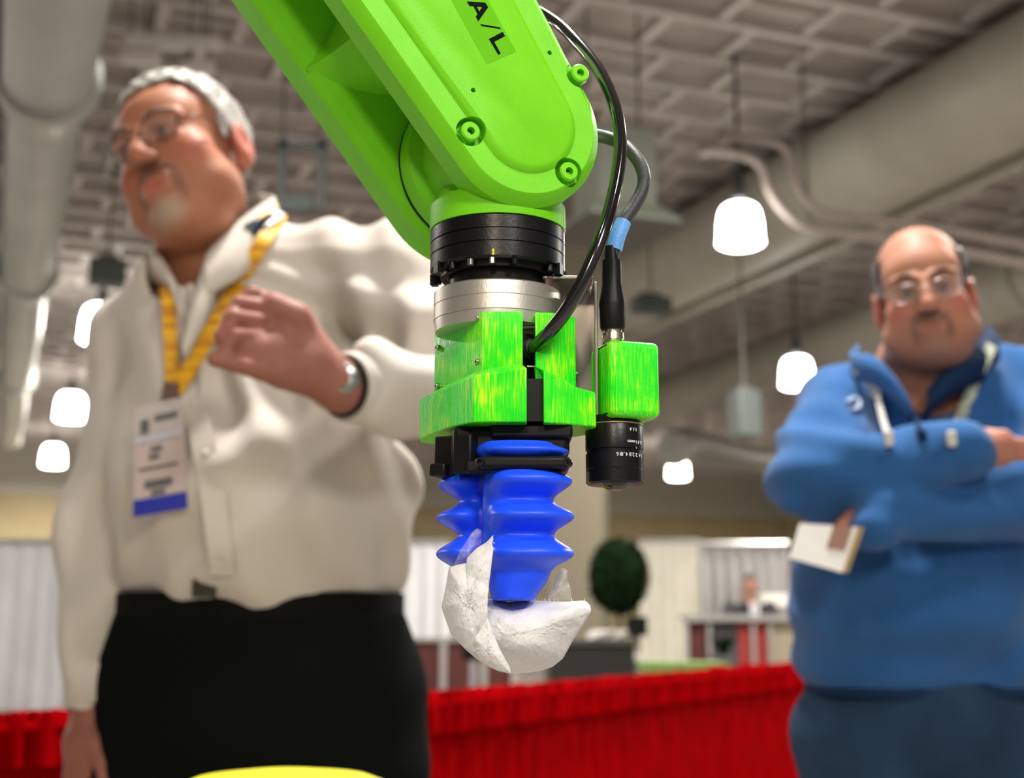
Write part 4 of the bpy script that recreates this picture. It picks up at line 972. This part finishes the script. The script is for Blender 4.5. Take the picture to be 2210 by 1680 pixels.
# ------------------------------------------------------------------ yellow rounded top at the bottom edge
p = W(610, 1664, 1.25); YP = mat('safety_yellow', (.62, .58, .01), .45)
yb = thing('yellow_post', 'rounded bright yellow post top at the bottom edge in front of the black trousers', 'post', (p[0], p[1], 0))
rr_ = .115; MB().lathe((p[0], p[1]+.0, 0), [(rr_, .02), (rr_, p[2]-.03), (rr_*.93, p[2]-.016), (rr_*.7, p[2]-.006), (rr_*.35, p[2]-.001), (.002, p[2])], 48).build('shaft', YP, yb, 60)
MB().lathe((p[0], p[1], 0), [(.16, 0), (.16, .02), (.11, .03)], 40).build('base_plate', BLACKPLASTIC, yb)
finish(yb)
# ================================================================== ROBOT ARM
TX, TY = -.008, .69                                       # tool axis
C0 = np.array([TX, TY, 1.259]); AX = np.array([.35, -.937, 0]); AX /= np.linalg.norm(AX); E1 = np.array([-AX[1], AX[0], 0]); E2 = np.array([0, 0, 1.])
def ap(u, v, z): return tuple(C0+E1*(u/1000)+E2*(v/1000)+AX*(z/1000))       # arm plane, millimetres
AM = Matrix(((E1[0], E2[0], AX[0], C0[0]), (E1[1], E2[1], AX[1], C0[1]), (E1[2], E2[2], AX[2], C0[2]), (0, 0, 0, 1)))
RAX = AM.to_3x3()
def capsule(r, inset, dl, dr, L, rr=None, n=44):
    rr = rr or r; al = math.atan2(-dl[0], dl[1]); ar = math.atan2(-dr[0], dr[1])   # tilt of each edge
    a0 = PI+al; a1 = 2*PI+ar; out = []
    for i in range(n+1):
        t = i/n; a = a0+(a1-a0)*t; q = (r+(rr-r)*t)-inset; out.append((q*math.cos(a), q*math.sin(a)))
    pr = out[-1]; pl = out[0]
    for k in (.33, .66, 1): out.append((pr[0]+dr[0]*L*k, pr[1]+dr[1]*L*k))
    for k in (1, .66, .33): out.append((pl[0]+dl[0]*L*k, pl[1]+dl[1]*L*k))
    return out
DL, DR = (-.62, .785), (-.50, .866)
arm = thing('robot_arm', 'bright lime green robot forearm and wrist slanting down from the top edge', 'robot arm', (TX, TY, 1.259))
lv = [(20, 0), (37, 0), (43.5, 5), (44.2, 6), (44.2, 16.5), (46.2, 18.3), (47.6, 21)]
mb = MB().loft([[ap(u, v, z) for u, v in capsule(43, ins, DL, DR, 330, 45)] for z, ins in lv])
cover = mb.build('front_cover', LIME, None, 25)
bolts = [(31, 33.1), (-31.1, -8.5), (24, -23.4)]
cut = MB()
for (u, v) in bolts:
    w_ = 1.0; out = Vector((u, v)).normalized()
    cut.lathe(ap(u, v, 38.5), [(.0078, 0), (.0078, .03)], 28, RAX)
    dd = math.atan2(out.y, out.x)
co = cut.build('cutter', LIME); boolean_cut(cover, co)
cut = MB()
for (u, v) in ((13.6, 42.4), (-30.7, 13.1)): cut.lathe(ap(u, v, 40), [(.0013, 0), (.0013, .03)], 14, RAX)
co = cut.build('cutter', LIME); boolean_cut(cover, co)
cover.parent = arm
HOLE = mat('deep_green_hole', (.02, .09, .004), .7)
for (u, v) in bolts:
    pr = [(.0045, 0), (.0052, .001), (.0052, .0068), (.0044, .0076), (.0021, .0076), (.0021, .0035)]
    s_ = MB().lathe(ap(u, v, 38.2), pr, 26, RAX).build('cap_screw', LIME, arm, 30)
    MB().lathe(ap(u, v, 41.8), [(.0019, 0), (.0019, .0002)], 6, RAX).build('hex_socket', HOLE, s_)
    MB().tube([ap(u*.98, v*.98-.5, 38.6), ap(u*1.13, v*1.13-2.5, 38.6)], .0042, 12, 1).build('screw_boss', LIME, arm, 40)
# rear fork plate
DL2, DR2 = (-.618, .786), (-.50, .866)
lv = [(-64, 4), (-60, 0), (-36, 0), (-31.5, 4.5)]
MB().loft([[ap(u, v, z) for u, v in capsule(53, ins, DL2, DR2, 340, 51)] for z, ins in lv]).build('rear_fork', LIME, arm, 25)
# body joining the two sides, hollowed around the wrist
def polyA(z, k):      # k 0 at the rear plate, 1 at the cover
    A = [(-103, 47), (-92, 42.5), (-80, 39), (-66, 37.5), (-52, 38), (-40, 44), (-28, 52), (-12, 58), (8, 60), (28, 58)]
    B = [(-76, 60), (-70, 53), (-63, 47.5), (-54, 44), (-45, 43.5), (-36, 47), (-26, 53), (-12, 58), (8, 60), (28, 58)]
    up = [(-30, 160), (-150, 370), (-205, 350), (-140, 200), (-84, 88)]; upB = [(-30, 160), (-150, 370), (-230, 380), (-140, 160), (-88, 84)]
    k2 = k**.7
    return [tuple(np.array(a)*(1-k2)+np.array(b)*k2) for a, b in zip(A+up, B+upB)]
lv = [(-33, 0), (-24, .2), (-12, .45), (0, .7), (12, .9), (24, 1)]
MB().loft([[ap(u, v, z) for u, v in polyA(z, k)] for z, k in lv]).build('forearm_body', LIME, arm, 28)
# wrist hub between the forks
MB().lathe(ap(0, 0, -30.6), [(.0488, 0), (.0488, .0016)], 72, RAX).build('hub_gap_disc', BLACKPLASTIC, arm)  # black disc added to stand for the shaded gap behind the hub
MB().lathe(ap(0, 0, -29), [(.047, 0), (.0487, .0012), (.0487, .008), (.047, .013), (.040, .0145), (.0395, .046), (.038, .048)], 72, RAX).build('wrist_hub', LIME, arm, 25)
zc0, zc1 = 1.212, 1.2275
def ring_pts(r, z, n=48, sx=1, sy=1, ox=0, oy=0): return [(TX+ox+r*sx*math.cos(2*PI*k/n), TY+oy+r*sy*math.sin(2*PI*k/n), z) for k in range(n)]
MB().loft([ring_pts(.033, 1.222), ring_pts(.0335, 1.232, oy=.002), ring_pts(.034, 1.245, sx=.95, sy=.8, oy=.004), ring_pts(.035, 1.262, sx=.8, sy=.6, oy=.004)]).build('wrist_neck', LIME, arm, 30)
mb = MB().lathe((TX, TY, 0), [(.0372, zc0), (.0374, zc0+.001), (.0374, zc1-.0025), (.0355, zc1), (.030, zc1+.0015)], 96)
collar = mb.build('wrist_collar', LIME, arm, 30)
cutc = MB().lathe(ap(0, 0, 18.5), [(.0445, 0), (.0445, .06)], 64, RAX).build('cutter', LIME); boolean_cut(collar, cutc)
# elbow end of the forearm, above the frame
MB().lathe(ap(-215, 345, -66), [(.07, 0), (.078, .006), (.078, .112), (.07, .12)], 64, RAX).build('elbow_housing', LIME, arm, 30)
# decal with lettering, drawn in arm plane millimetres
def decal_poly(mb, pl, z0, z1):
    n_ = len(pl); v_ = [ap(u, v, z1) for u, v in pl]+[ap(u, v, z0) for u, v in pl]
    mb.add(v_, [tuple(range(n_))[::-1], tuple(range(n_, 2*n_))]+[(i, i+1 if i+1 < n_ else 0, n_+(i+1) % n_, n_+i) for i in range(n_)])
mb = MB(); decal_poly(mb, [(-66, 99), (-23.4, 28.5), (-7.0, 38.2), (-49, 109)], 47.5, 47.72)
dec = mb.build('decal', LIME_DECAL, arm, 0)
mb = MB()
for pl in ([(-34.6, 61.7), (-24.4, 62.9), (-22.7, 60.5), (-26.3, 60.0), (-29.1, 59.7), (-31.0, 59.6), (-33.1, 59.4)],
           [(-22.7, 60.5), (-28.2, 51.6), (-29.6, 54.0), (-28.6, 55.9), (-27.7, 57.3), (-26.1, 60.1)], [(-31.0, 59.7), (-29.1, 59.7), (-27.6, 57.3), (-28.7, 55.7)]):
    decal_poly(mb, pl, 47.6, 47.85)
mb.build('letter_a', INK, dec, 0)
mb = MB(); decal_poly(mb, [(-27.0, 50.3), (-16.2, 50.3), (-15.6, 49.4), (-26.3, 49.3)], 47.6, 47.85); mb.build('slash', INK, dec, 0)
mb = MB(); decal_poly(mb, [(-22.3, 42.7), (-14.6, 48.0), (-13.2, 45.9), (-19.3, 41.6)], 47.6, 47.85); decal_poly(mb, [(-22.3, 42.7), (-19.3, 41.6), (-15.6, 35.7), (-17.0, 34.7)], 47.6, 47.85)
mb.build('letter_l', INK, dec, 0)
# black wrist flange ring with its bolts
R0 = .0369
pr = [(R0-.001, 1.2118), (R0, 1.2112), (R0, 1.2045), (R0-.0006, 1.2042), (R0-.0006, 1.2038), (R0, 1.2035), (R0, 1.1975), (R0-.0006, 1.1972), (R0-.0006, 1.1968), (R0, 1.1965), (R0, 1.1892), (R0-.002, 1.1880),
      (.0315, 1.1878), (.0312, 1.1850), (.0292, 1.1848), (.0285, 1.1862), (.0268, 1.1862), (.0262, 1.1770)]
fl = MB().lathe((TX, TY, 0), pr[::-1], 96).build('wrist_flange', BLACKMETAL, arm, 25)
for k in range(18):
    a = 2*PI*(k+.3)/18
    if k % 6 == 3: continue
    b_ = MB().lathe((TX+.0340*math.cos(a), TY+.0340*math.sin(a), 1.1846), [(.0009, 0), (.0019, .0004), (.0019, .0036)], 12).build('bolt', STEEL if k in (12, 13) else BLACKMETAL, fl, 30)
for a in (-2.62, -.42, .1, 2.9, 1.5):
    MB().box((TX+.0362*math.cos(a), TY+.0362*math.sin(a), 1.1872), (.0035, .005, .006), Matrix.Rotation(a, 3, 'Z')).build('lug', BLACKMETAL, fl)
MB().lathe((TX+.0355*math.cos(-.28), TY+.0355*math.sin(-.28), 1.1875), [(.0004, 0), (.0007, .0012), (.0003, .003)], 8).build('paint_dab', mat('yellow_paint', (.75, .6, .03), .5), fl)
MB().lathe((TX+.0372*math.cos(-1.62), TY+.0372*math.sin(-1.62), 1.1888), [(.0007, 0), (.0006, .0015), (.0009, .0022), (.0003, .0034)], 8).build('paint_dab', MATS['yellow_paint'], fl)
finish(arm)

# ================================================================== GRIPPER
grip = thing('robotic_gripper', 'gripper with fluorescent green printed housing and blue silicone fingers under the silver ring', 'gripper', (TX, TY, 1.177))
ra = .0348
MB().lathe((TX, TY, 0), [(.030, 1.1545), (ra-.001, 1.1548), (ra-.0004, 1.1605), (ra-.0004, 1.1609)], 96).build('adapter_base', ALU, grip, 25)
MB().lathe((TX, TY, 0), [(ra-.0012, 1.1607), (ra, 1.1613), (ra, 1.1686), (ra-.0005, 1.1688), (ra-.0005, 1.1692), (ra, 1.1694), (ra, 1.1764), (ra-.0014, 1.1774), (.026, 1.1774)], 96).build('adapter_ring', ALU, grip, 25)
def prism(poly, zs, ins=None):
    P_ = np.array(poly); c_ = P_.mean(0); loops = []
    for k, z in enumerate(zs):
        s_ = 1-(ins[k] if ins else 0); loops.append([(c_[0]+(x-c_[0])*s_, c_[1]+(y-c_[1])*s_, z) for x, y in P_])
    return loops
hl = [(-.0155, .6545), (.0055, .6545), (.0055, .672), (.0035, .676), (.0055, .69), (.0055, .726), (-.028, .726), (-.043, .704)]
hr = [(.0120, .6560), (.0215, .6575), (.0335, .668), (.0335, .716), (.024, .727), (.0120, .727)]
for nm, pl in (('housing_half', hl), ('housing_half', hr)):
    o = MB().loft(prism(pl, (1.118, 1.1583, 1.1592), (0, 0, .02))).build(nm, PRINT, grip, 25); bevel(o, .0006, 2)
    if pl is hl:
        co = MB().tube([(.0085, .645, 1.1415), (.0085, .70, 1.1415)], .0058, 9, 1).build('cutter', PRINT); boolean_cut(o, co)
bl = [(-.051, .708), (-.0435, .688), (-.031, .662), (-.0195, .6455), (.0075, .6455), (.0075, .736), (-.032, .736), (-.051, .722)]
br = [(.0160, .6480), (.0270, .6520), (.0345, .6565), (.0435, .6625), (.0435, .688), (.029, .706), (.029, .736), (.0160, .736)]
def band(pl, tops, nm):
    P_ = np.array(pl); c_ = np.array([TX, TY]); lo = [(x, y, .99*0+1.0995) for x, y in P_]; m1 = [(x, y, t) for (x, y), t in zip(P_, tops)]
    m2 = [(c_[0]+(x-c_[0])*.80, c_[1]+(y-c_[1])*.80, t+.0042) for (x, y), t in zip(P_, tops)]
    return bevel(MB().loft([lo, m1, m2]).build(nm, PRINT, grip, 25), .0007, 2)
band(bl, (1.1215, 1.1215, 1.1215, 1.1235, 1.1275, 1.1215, 1.1215, 1.1215), 'housing_skirt')
band(br, (1.1265, 1.1225, 1.1185, 1.1175, 1.1185, 1.12, 1.12, 1.12), 'housing_skirt')
MB().lathe((TX+.004, TY, 0), [(.026, 1.098), (.026, 1.150)], 48).build('core', BLACKPLASTIC, grip)
MB().box((.0122, .662, 1.112), (.0125, .02, .022)).build('centre_block', BLACKPLASTIC, grip)
for (x, y, z, ax_) in ((-.0175, .6585, 1.1562, 0), (-.0175, .6585, 1.1330, 0), (-.0405, .6985, 1.1490, 0), (-.0405, .6985, 1.1275, 0), (.0345, .690, 1.1330, 1)):
    n_ = Vector((-.86, -.5, 0)) if not ax_ else Vector((1, 0, 0)); R_ = n_.to_track_quat('Z', 'Y').to_matrix()
    s_ = MB().lathe((x, y, z), [(.0016, -.004), (.0016, .0012), (.0013, .0016), (.0008, .0016), (.0008, .0006)], 14, R_).build('housing_screw', STEEL, grip, 30)
for z in (1.1535, 1.1325): MB().tube([(.003, .668, z), (.016, .668, z)], .0011, 10, 1).build('cross_bolt', STEEL, grip)
# black finger mount
bevel(MB().box((-.0005, .684, 1.0915), (.060, .052, .016)).build('mount_plate', BLACKPLASTIC, grip), .003)
bevel(MB().box((.010, .668, 1.0965), (.042, .026, .007)).build('mount_step', BLACKPLASTIC, grip), .0015)
rot1 = Matrix.Rotation(-.42, 3, 'Z')
bevel(MB().box((-.0285, .682, 1.0850), (.0115, .034, .021), rot1).build('side_block', BLACKPLASTIC, grip), .0012)
bevel(MB().box((-.0215, .662, 1.0845), (.0105, .020, .020), rot1).build('side_block', BLACKPLASTIC, grip), .001)
bevel(MB().box((-.0065, .672, 1.0775), (.034, .046, .0066)).build('clamp_bar', BLACKPLASTIC, grip), .0015)
cb = bevel(MB().box((.0065, .6555, 1.0786), (.045, .032, .0064)).build('clamp_bar', BLACKPLASTIC, grip), .002)
cl2 = bevel(MB().box((-.0310, .680, 1.0775), (.009, .038, .0065), rot1).build('side_clamp', BLACKPLASTIC, grip), .001)
for x, y, z in ((-.0155, .6400, 1.0785), (.0275, .6420, 1.0785), (-.0365, .666, 1.0775)):
    s_ = MB().lathe((x, y, z), [(.0024, -.003), (.0024, .0022), (.0019, .003), (.0011, .003), (.0011, .0012)], 16, Vector((-.15, -.98, 0)).to_track_quat('Z', 'Y').to_matrix()).build('clamp_screw', BLACKMETAL, grip, 30)
def finger(xl, xr, yf, yb, prof, out_ang, name='finger', ex=.86):
    # prof rows: z, bellows bulge, taper of the right side, taper of the left side
    zs = np.array([p[0] for p in prof]); zz = np.linspace(zs[0], zs[-1], 130); o_ = zs[::-1]
    g = lambda k: np.interp(zz, o_, np.array([p[k] for p in prof])[::-1])
    def sm(a):
        a = np.concatenate([[a[0]]*3, a, [a[-1]]*3]); return np.convolve(a, [.12, .2, .36, .2, .12], 'same')[3:-3]
    ext = [(1.0905, 0), (1.0855, .0056), (1.0795, 0), (1.0705, .0072), (1.0612, 0), (1.0527, .0078), (1.0437, .0003), (1.0340, .0076), (1.0245, .0004), (1.0120, 0)]
    dz_ = prof[0][0]-1.0905; bulge = np.zeros_like(zz)
    for (za, ba), (zb, bb) in zip(ext, ext[1:]):
        za += dz_; zb += dz_; m_ = (zz <= za+1e-9) & (zz >= zb-1e-9); t_ = np.clip((za-zz)/(za-zb), 0, 1); bulge[m_] = (ba+(bb-ba)*(.5-.5*np.cos(PI*t_)))[m_]
    tr, tl = sm(sm(g(2))), sm(sm(g(3))); loops = []; n_ = 72; cx, cy = (xl+xr)/2, (yf+yb)/2; od = np.array([math.cos(out_ang), math.sin(out_ang)])
    for i, z in enumerate(zz):
        l = xl+tl[i]; r = xr-tr[i]; a_, b_ = (r-l)/2, (yb-yf)/2; c_ = np.array([(l+r)/2, cy]); lp = []
        for k in range(n_):
            t = 2*PI*k/n_; ct, st = math.cos(t), math.sin(t); p_ = np.array([a_*np.sign(ct)*abs(ct)**ex, b_*np.sign(st)*abs(st)**ex])
            nn = np.array([ct, st]); w_ = max(0, min(1, (nn@od+.05)/.95)); w_ = w_*w_*(3-2*w_)
            q = c_+p_+nn*bulge[i]*1.5*w_; lp.append((q[0], q[1], z))
        loops.append(lp)
    for s_, dz in ((.9, .0008), (.7, .0012)):
        l0 = loops[-1] if s_ == .9 else base_; base_ = loops[-1] if s_ == .9 else base_
        cc = np.mean(np.array(base_), 0); loops.append([tuple(cc+(np.array(p)-cc)*np.array([s_, s_, 1])-np.array([0, 0, dz])) for p in base_])
    return MB().loft(loops).build(name, BLUE, grip, 80)
profF = [(1.0905, .001, .002, .001), (1.0895, .003, .001, -.002), (1.0875, .0052, .0005, -.0035), (1.0845, .0056, .0005, -.0035), (1.0825, .002, .001, -.001), (1.0775, 0, .004, .002), (1.0755, .001, .0035, .001),
         (1.0740, .0050, .0015, .001), (1.0705, .0078, .001, 0), (1.0665, .0060, .001, 0), (1.0610, .0002, .001, 0), (1.0590, .0008, .001, 0), (1.0525, .0088, .001, 0), (1.0500, .0066, .001, 0), (1.0440, .0004, .001, 0), (1.0415, .0012, .001, 0), (1.0355, .0082, .001, 0),
         (1.0320, .0076, .0012, 0), (1.0285, .0040, .003, .001), (1.0250, .0006, .003, .002), (1.0200, 0, .0050, .003), (1.0150, 0, .0085, .004), (1.0120, 0, .0105, .0045)]
finger(-.0150, .0222, .6460, .675, profF, math.radians(-55))
profL = [(z, b*.95, t*.4, tl*.4) for z, b, t, tl in profF]
profL = [(z+.0015, b, (z < 1.03)*.004, (z < 1.03)*(1.03-z)*-.1) for z, b, t, tl in profL]
finger(-.0285, -.0100, .6700, .7050, profL, math.radians(205))
finish(grip)

# ================================================================== VISION CAMERA ON ITS BRACKET
vc = thing('inspection_camera', 'small lens camera in a green printed box on a metal bracket beside the gripper', 'camera', (.056, .68, 1.125))
BR = mat('bracket_metal', (.40, .36, .33), .22, metal=.9)
n_ = 10; pl = [(.022, 1.183), (.0395, 1.183)]+[(.0395+.004*math.sin(a), 1.179+.004*math.cos(a)) for a in np.linspace(0, PI/2, n_)]+[(.0435, 1.103), (.022, 1.103)]
v_ = [(x, .699, z) for x, z in pl]+[(x, .7015, z) for x, z in pl]; m_ = len(pl)
MB().add(v_, [tuple(range(m_)), tuple(range(m_, 2*m_))[::-1]]+[(i, m_+i, m_+(i+1) % m_, (i+1) % m_) for i in range(m_)]).build('bracket_plate', BR, vc, 25)
bevel(MB().box((.0446, .686, 1.1395), (.0022, .030, .080)).build('bracket_flange', BR, vc), .0006)
bevel(MB().box((.030, .688, 1.1832), (.028, .024, .0018)).build('bracket_tab', BR, vc), .0006)
RC = Matrix.Rotation(math.radians(17), 3, 'Z')
bx = MB().box((.0598, .6765, 1.1250), (.0285, .0300, .0405), RC).build('camera_housing', PRINT, vc); bevel(bx, .0035, 3)
MB().box((.0470, .6725, 1.1250), (.0012, .020, .037), RC).build('gap_strip', BLACKPLASTIC, vc)  # black strip standing in for the dark gap left of the housing
LX, LY = .0540, .6790
pr = [(.0085, 1.0720), (.0142, 1.0712), (.0152, 1.0722), (.0152, 1.0788), (.0150, 1.0790), (.0152, 1.0793), (.0152, 1.0872), (.0146, 1.0874), (.0146, 1.0892), (.0153, 1.0894), (.0153, 1.1015), (.0150, 1.1022), (.0139, 1.1024), (.0139, 1.107)]
lens = MB().lathe((LX, LY, 0), pr, 72).build('lens_barrel', BLACKMETAL, vc, 25)
MB().lathe((LX, LY, 0), [(.0003, 1.0680), (.003, 1.0684), (.0055, 1.0696), (.0078, 1.0714), (.0088, 1.0728), (.0088, 1.076)], 48).build('lens_element', GLASS, lens, 60)
MB().lathe((LX, LY, 0), [(.0151, 1.1022), (.0154, 1.1024), (.0154, 1.1029), (.0140, 1.1031)], 72).build('lens_rim', mat('worn_brass_edge', (.5, .42, .25), .3, metal=.9), lens, 25)
def engrave(s, ang, z, size, flip=True):
    px_, py_ = LX+.0154*math.sin(ang), LY-.0154*math.cos(ang)
    Mx = Matrix.Translation((px_, py_, z)) @ Matrix.Rotation(ang, 4, 'Z') @ Matrix.Rotation(PI/2, 4, 'X') @ (Matrix.Rotation(PI, 4, 'Z') if flip else Matrix.Identity(4))
    text_mesh('engraving', s, size, .00008, Mx, WHITE_PRINT, lens)
# the lens hangs upside down, so its figures do too
for s, dg in (('16', 4), ('8', 10), ('.', 15), ('4', 20), ('2.8', 31), ('2', 43), ('1.4', 56)): engrave(s, math.radians(dg), 1.0858, .0028)
for s, dg in (('m', 25), ('oo', 34), ('1', 43), ('.4', 51), ('.3', 60)): engrave(s, math.radians(dg), 1.0925, .0026)
engrave('I', math.radians(43), 1.0895, .0018)
engrave('1:1.4', math.radians(36), 1.0990, .0026)
# ---- connector, boot, signal cable
MB().lathe((LX, .679, 0), [(.0062, 1.144), (.0062, 1.1475), (.0056, 1.1480), (.0056, 1.1486), (.0062, 1.149), (.0060, 1.1525), (.0050, 1.1530), (.0050, 1.156)], 32).build('connector', BRASSY, vc, 30)
finish(vc)
cb_ = thing('signal_cable', 'dull grey cable with a blue tape band plugged into the lens camera', 'cable', (LX, .679, 1.155))
MB().lathe((LX, .679, 0), [(.0062, 1.1545), (.0068, 1.1560), (.0070, 1.1640), (.0073, 1.1680), (.0072, 1.1700), (.0055, 1.1800), (.0052, 1.1930), (.0040, 1.1935), (.0036, 1.2010)], 28, Matrix(((1, 0, 0), (0, 1, 0), (0, 0, 1)))).build('boot', BLACKPLASTIC, cb_, 30)
pts = [W(1321, 556, .679), W(1327, 528, .680), W(1345, 480, .682), W(1368, 445, .686), W(1386, 412, .69), W(1390, 380, .694), W(1376, 345, .70), W(1345, 312, .71), W(1312, 298, .72), W(1270, 285, .735), W(1210, 240, .75)]
MB().tube(pts, .0038, 16, 8).build('cable', CABLE, cb_, 80)
MB().tube([W(1325, 540, .6797), W(1333, 510, .680), W(1345, 480, .682)], .0044, 20, 8).build('tape', TAPE, cb_, 40)
finish(cb_)
hs = thing('air_hose', 'glossy black air hose looping from the arm into the green housing', 'hose', tuple(W(1150, 755, .655)))
pts = [W(1130, 770, .676), W(1152, 752, .660), W(1190, 712, .645), W(1232, 655, .638), W(1268, 585, .636), W(1298, 510, .638), W(1322, 430, .645), W(1337, 345, .655), W(1337, 280, .664), W(1322, 215, .675), W(1290, 148, .69), W(1245, 92, .71), W(1195, 45, .735), W(1100, -10, .77)]
MB().tube(pts, .0036, 20, 10).build('tube', HOSE, hs, 80)
MB().tube([W(1136, 765, .672), W(1154, 750, .660)], [.0056, .0050], 18, 1).build('fitting', BLACKPLASTIC, hs, 40)
MB().tube([W(1147, 756, .664), W(1151, 752, .662)], .0060, 18, 1).build('fitting_collar', BLACKPLASTIC, hs, 40)
finish(hs)

# ================================================================== PAPER POUCH HELD BY THE FINGERS
pp = thing('paper_pouch', 'crumpled white paper pouch with clear film held by the blue fingers', 'paper', tuple(W(1110, 1300, .66)))
def sheet(outline, centre, Yf, Yc, crump, seed, rings=26, nseg=150, thick=.0005):
    O = np.array(outline, float); seg = np.linalg.norm(np.roll(O, -1, 0)-O, axis=1); cs = np.concatenate([[0], np.cumsum(seg)]); s = np.linspace(0, cs[-1], nseg, endpoint=False)
    Oc = np.vstack([O, O[:1]]); B_ = np.stack([np.interp(s, cs, Oc[:, 0]), np.interp(s, cs, Oc[:, 1])], 1); c_ = np.array(centre, float); rs_ = np.random.RandomState(seed); pts_ = []
    for r in range(rings+1):
        k = r/rings
        for i in range(nseg):
            if r == 0 and i: continue
            q = c_+(B_[i]-c_)*k+(rs_.uniform(-1, 1, 2) if 0 < r < rings else 0); pts_.append((q[0], q[1], k))
    P_ = np.array(pts_); rd = np.zeros(len(P_))
    sd_ = c_+rs_.uniform(-1, 1, (16, 2))*(B_.max(0)-B_.min(0))*.55; dd_ = np.sort(np.linalg.norm(P_[:, None, :2]-sd_[None], axis=2), axis=1)
    rd += (np.clip(dd_[:, 0]/38, 0, 1.2)-.5)*1.0-np.clip(1-(dd_[:, 1]-dd_[:, 0])/9, 0, 1)*.3
    sd_ = c_+rs_.uniform(-1, 1, (90, 2))*(B_.max(0)-B_.min(0))*.55; dd_ = np.sort(np.linalg.norm(P_[:, None, :2]-sd_[None], axis=2), axis=1); rd += (np.clip(dd_[:, 0]/14, 0, 1.2)-.5)*.10
    for kk in range(5):                                    # sharp folds
        an = rs_.uniform(0, PI); d_ = np.array([math.cos(an), math.sin(an)]); c2 = c_+rs_.uniform(-70, 70, 2); t_ = (P_[:, :2]-c2)@d_; rd += np.maximum(0, 1-np.abs(t_)/rs_.uniform(14, 40))*rs_.uniform(-1, 1)*np.clip(1.2-np.linalg.norm(P_[:, :2]-c2, axis=1)/90, 0, 1)
    V_ = []
    for (x, y, k), d_ in zip(P_, rd):
        Y_ = Yf(x, y)*(k**2)+Yc(x, y)*(1-k**2)+crump*d_; V_.append(W(x, y, Y_))
    F_ = []
    for i in range(nseg): F_.append((0, 1+(i+1) % nseg, 1+i))
    for r in range(1, rings):
        for i in range(nseg):
            a_ = 1+(r-1)*nseg+i; b_ = 1+(r-1)*nseg+(i+1) % nseg; c2 = 1+r*nseg+(i+1) % nseg; d2 = 1+r*nseg+i
            F_ += [(a_, b_, c2), (a_, c2, d2)]
    m_ = MB(); m_.add(V_, F_); return m_
def paper_obj(m_, name, material, smooth=30, th=.0004):
    o = m_.build(name, material, pp, smooth); md = o.modifiers.new('thickness', 'SOLIDIFY'); md.thickness = th; return o
body = [(1020, 1290), (1058, 1288), (1095, 1300), (1140, 1296), (1180, 1298), (1225, 1299), (1262, 1297), (1273, 1306), (1276, 1320), (1266, 1338), (1238, 1380), (1215, 1422), (1193, 1440), (1165, 1449), (1140, 1453), (1100, 1455), (1060, 1443), (1030, 1424), (1005, 1403), (985, 1380), (975, 1355), (985, 1320)]
paper_obj(sheet(body, (1120, 1370), lambda x, y: .667+(1276-x)*.00002, lambda x, y: .639, .0022, 21), 'pouch_front', PAPER)
paper_obj(sheet(body, (1120, 1370), lambda x, y: .668+(1276-x)*.00002, lambda x, y: .694, .003, 5), 'pouch_back', PAPER)
flap = [(1065, 1156), (1061, 1172), (1065, 1186), (1063, 1200), (1055, 1262), (1052, 1290), (1052, 1332), (1040, 1356), (1031, 1366), (1024, 1380), (1028, 1412), (1002, 1398), (975, 1368), (964, 1340), (954, 1310), (961, 1280), (971, 1226), (990, 1220), (1008, 1217), (1010, 1204), (1030, 1184), (1050, 1172)]
paper_obj(sheet(flap, (1010, 1300), lambda x, y: .646-(x-954)*.00013, lambda x, y: .631, .0016, 12), 'folded_flap', PAPER)
flap2 = [(1052, 1332), (1060, 1352), (1078, 1400), (1100, 1440), (1103, 1455), (1075, 1449), (1045, 1434), (1028, 1412), (1022, 1380), (1034, 1362)]
paper_obj(sheet(flap2, (1056, 1405), lambda x, y: .633, lambda x, y: .628, .0015, 17), 'lower_fold', PAPER)
tb = [(1105, 1308), (1125, 1310), (1150, 1318), (1175, 1326), (1200, 1334), (1222, 1350), (1205, 1362), (1170, 1352), (1140, 1338), (1115, 1325)]
FILM = mat('clear_film', (.85, .83, .8), .12, alpha=.16, bump=.9, bscale=260, bdet=5, spec=.9)
film1 = [(1178, 1298), (1190, 1270), (1200, 1240), (1215, 1225), (1226, 1232), (1224, 1250), (1232, 1270), (1234, 1297)]
paper_obj(sheet(film1, (1208, 1272), lambda x, y: .672, lambda x, y: .664, .006, 33, 7, 48), 'clear_film', FILM, 10, .0001)
film2 = [(978, 1224), (992, 1190), (1004, 1172), (1018, 1150), (1030, 1140), (1040, 1146), (1040, 1172), (1022, 1196), (1010, 1216)]
paper_obj(sheet(film2, (1012, 1185), lambda x, y: .652, lambda x, y: .646, .005, 34, 7, 48), 'clear_film', FILM, 10, .0001)
m_ = MB()
rs = np.random.RandomState(3)
for k in range(15):                                       # frayed torn fibres along the mouth of the pouch
    x = rs.uniform(1070, 1265); y = 1298+rs.uniform(-2, 2); p_ = W(x, y, .668); m_.tube([p_-np.array([0, 0, .0008]), p_+np.array([rs.uniform(-.0005, .0005), 0, .0016])], [.0003, .0001], 5, 1)
for y in (1172, 1184): p_ = W(1064, y, .640); m_.tube([p_, p_+np.array([.0010, 0, -.0001])], [.0003, .0001], 5, 1)
m_.build('torn_fibres', PAPER, pp)
finish(pp)
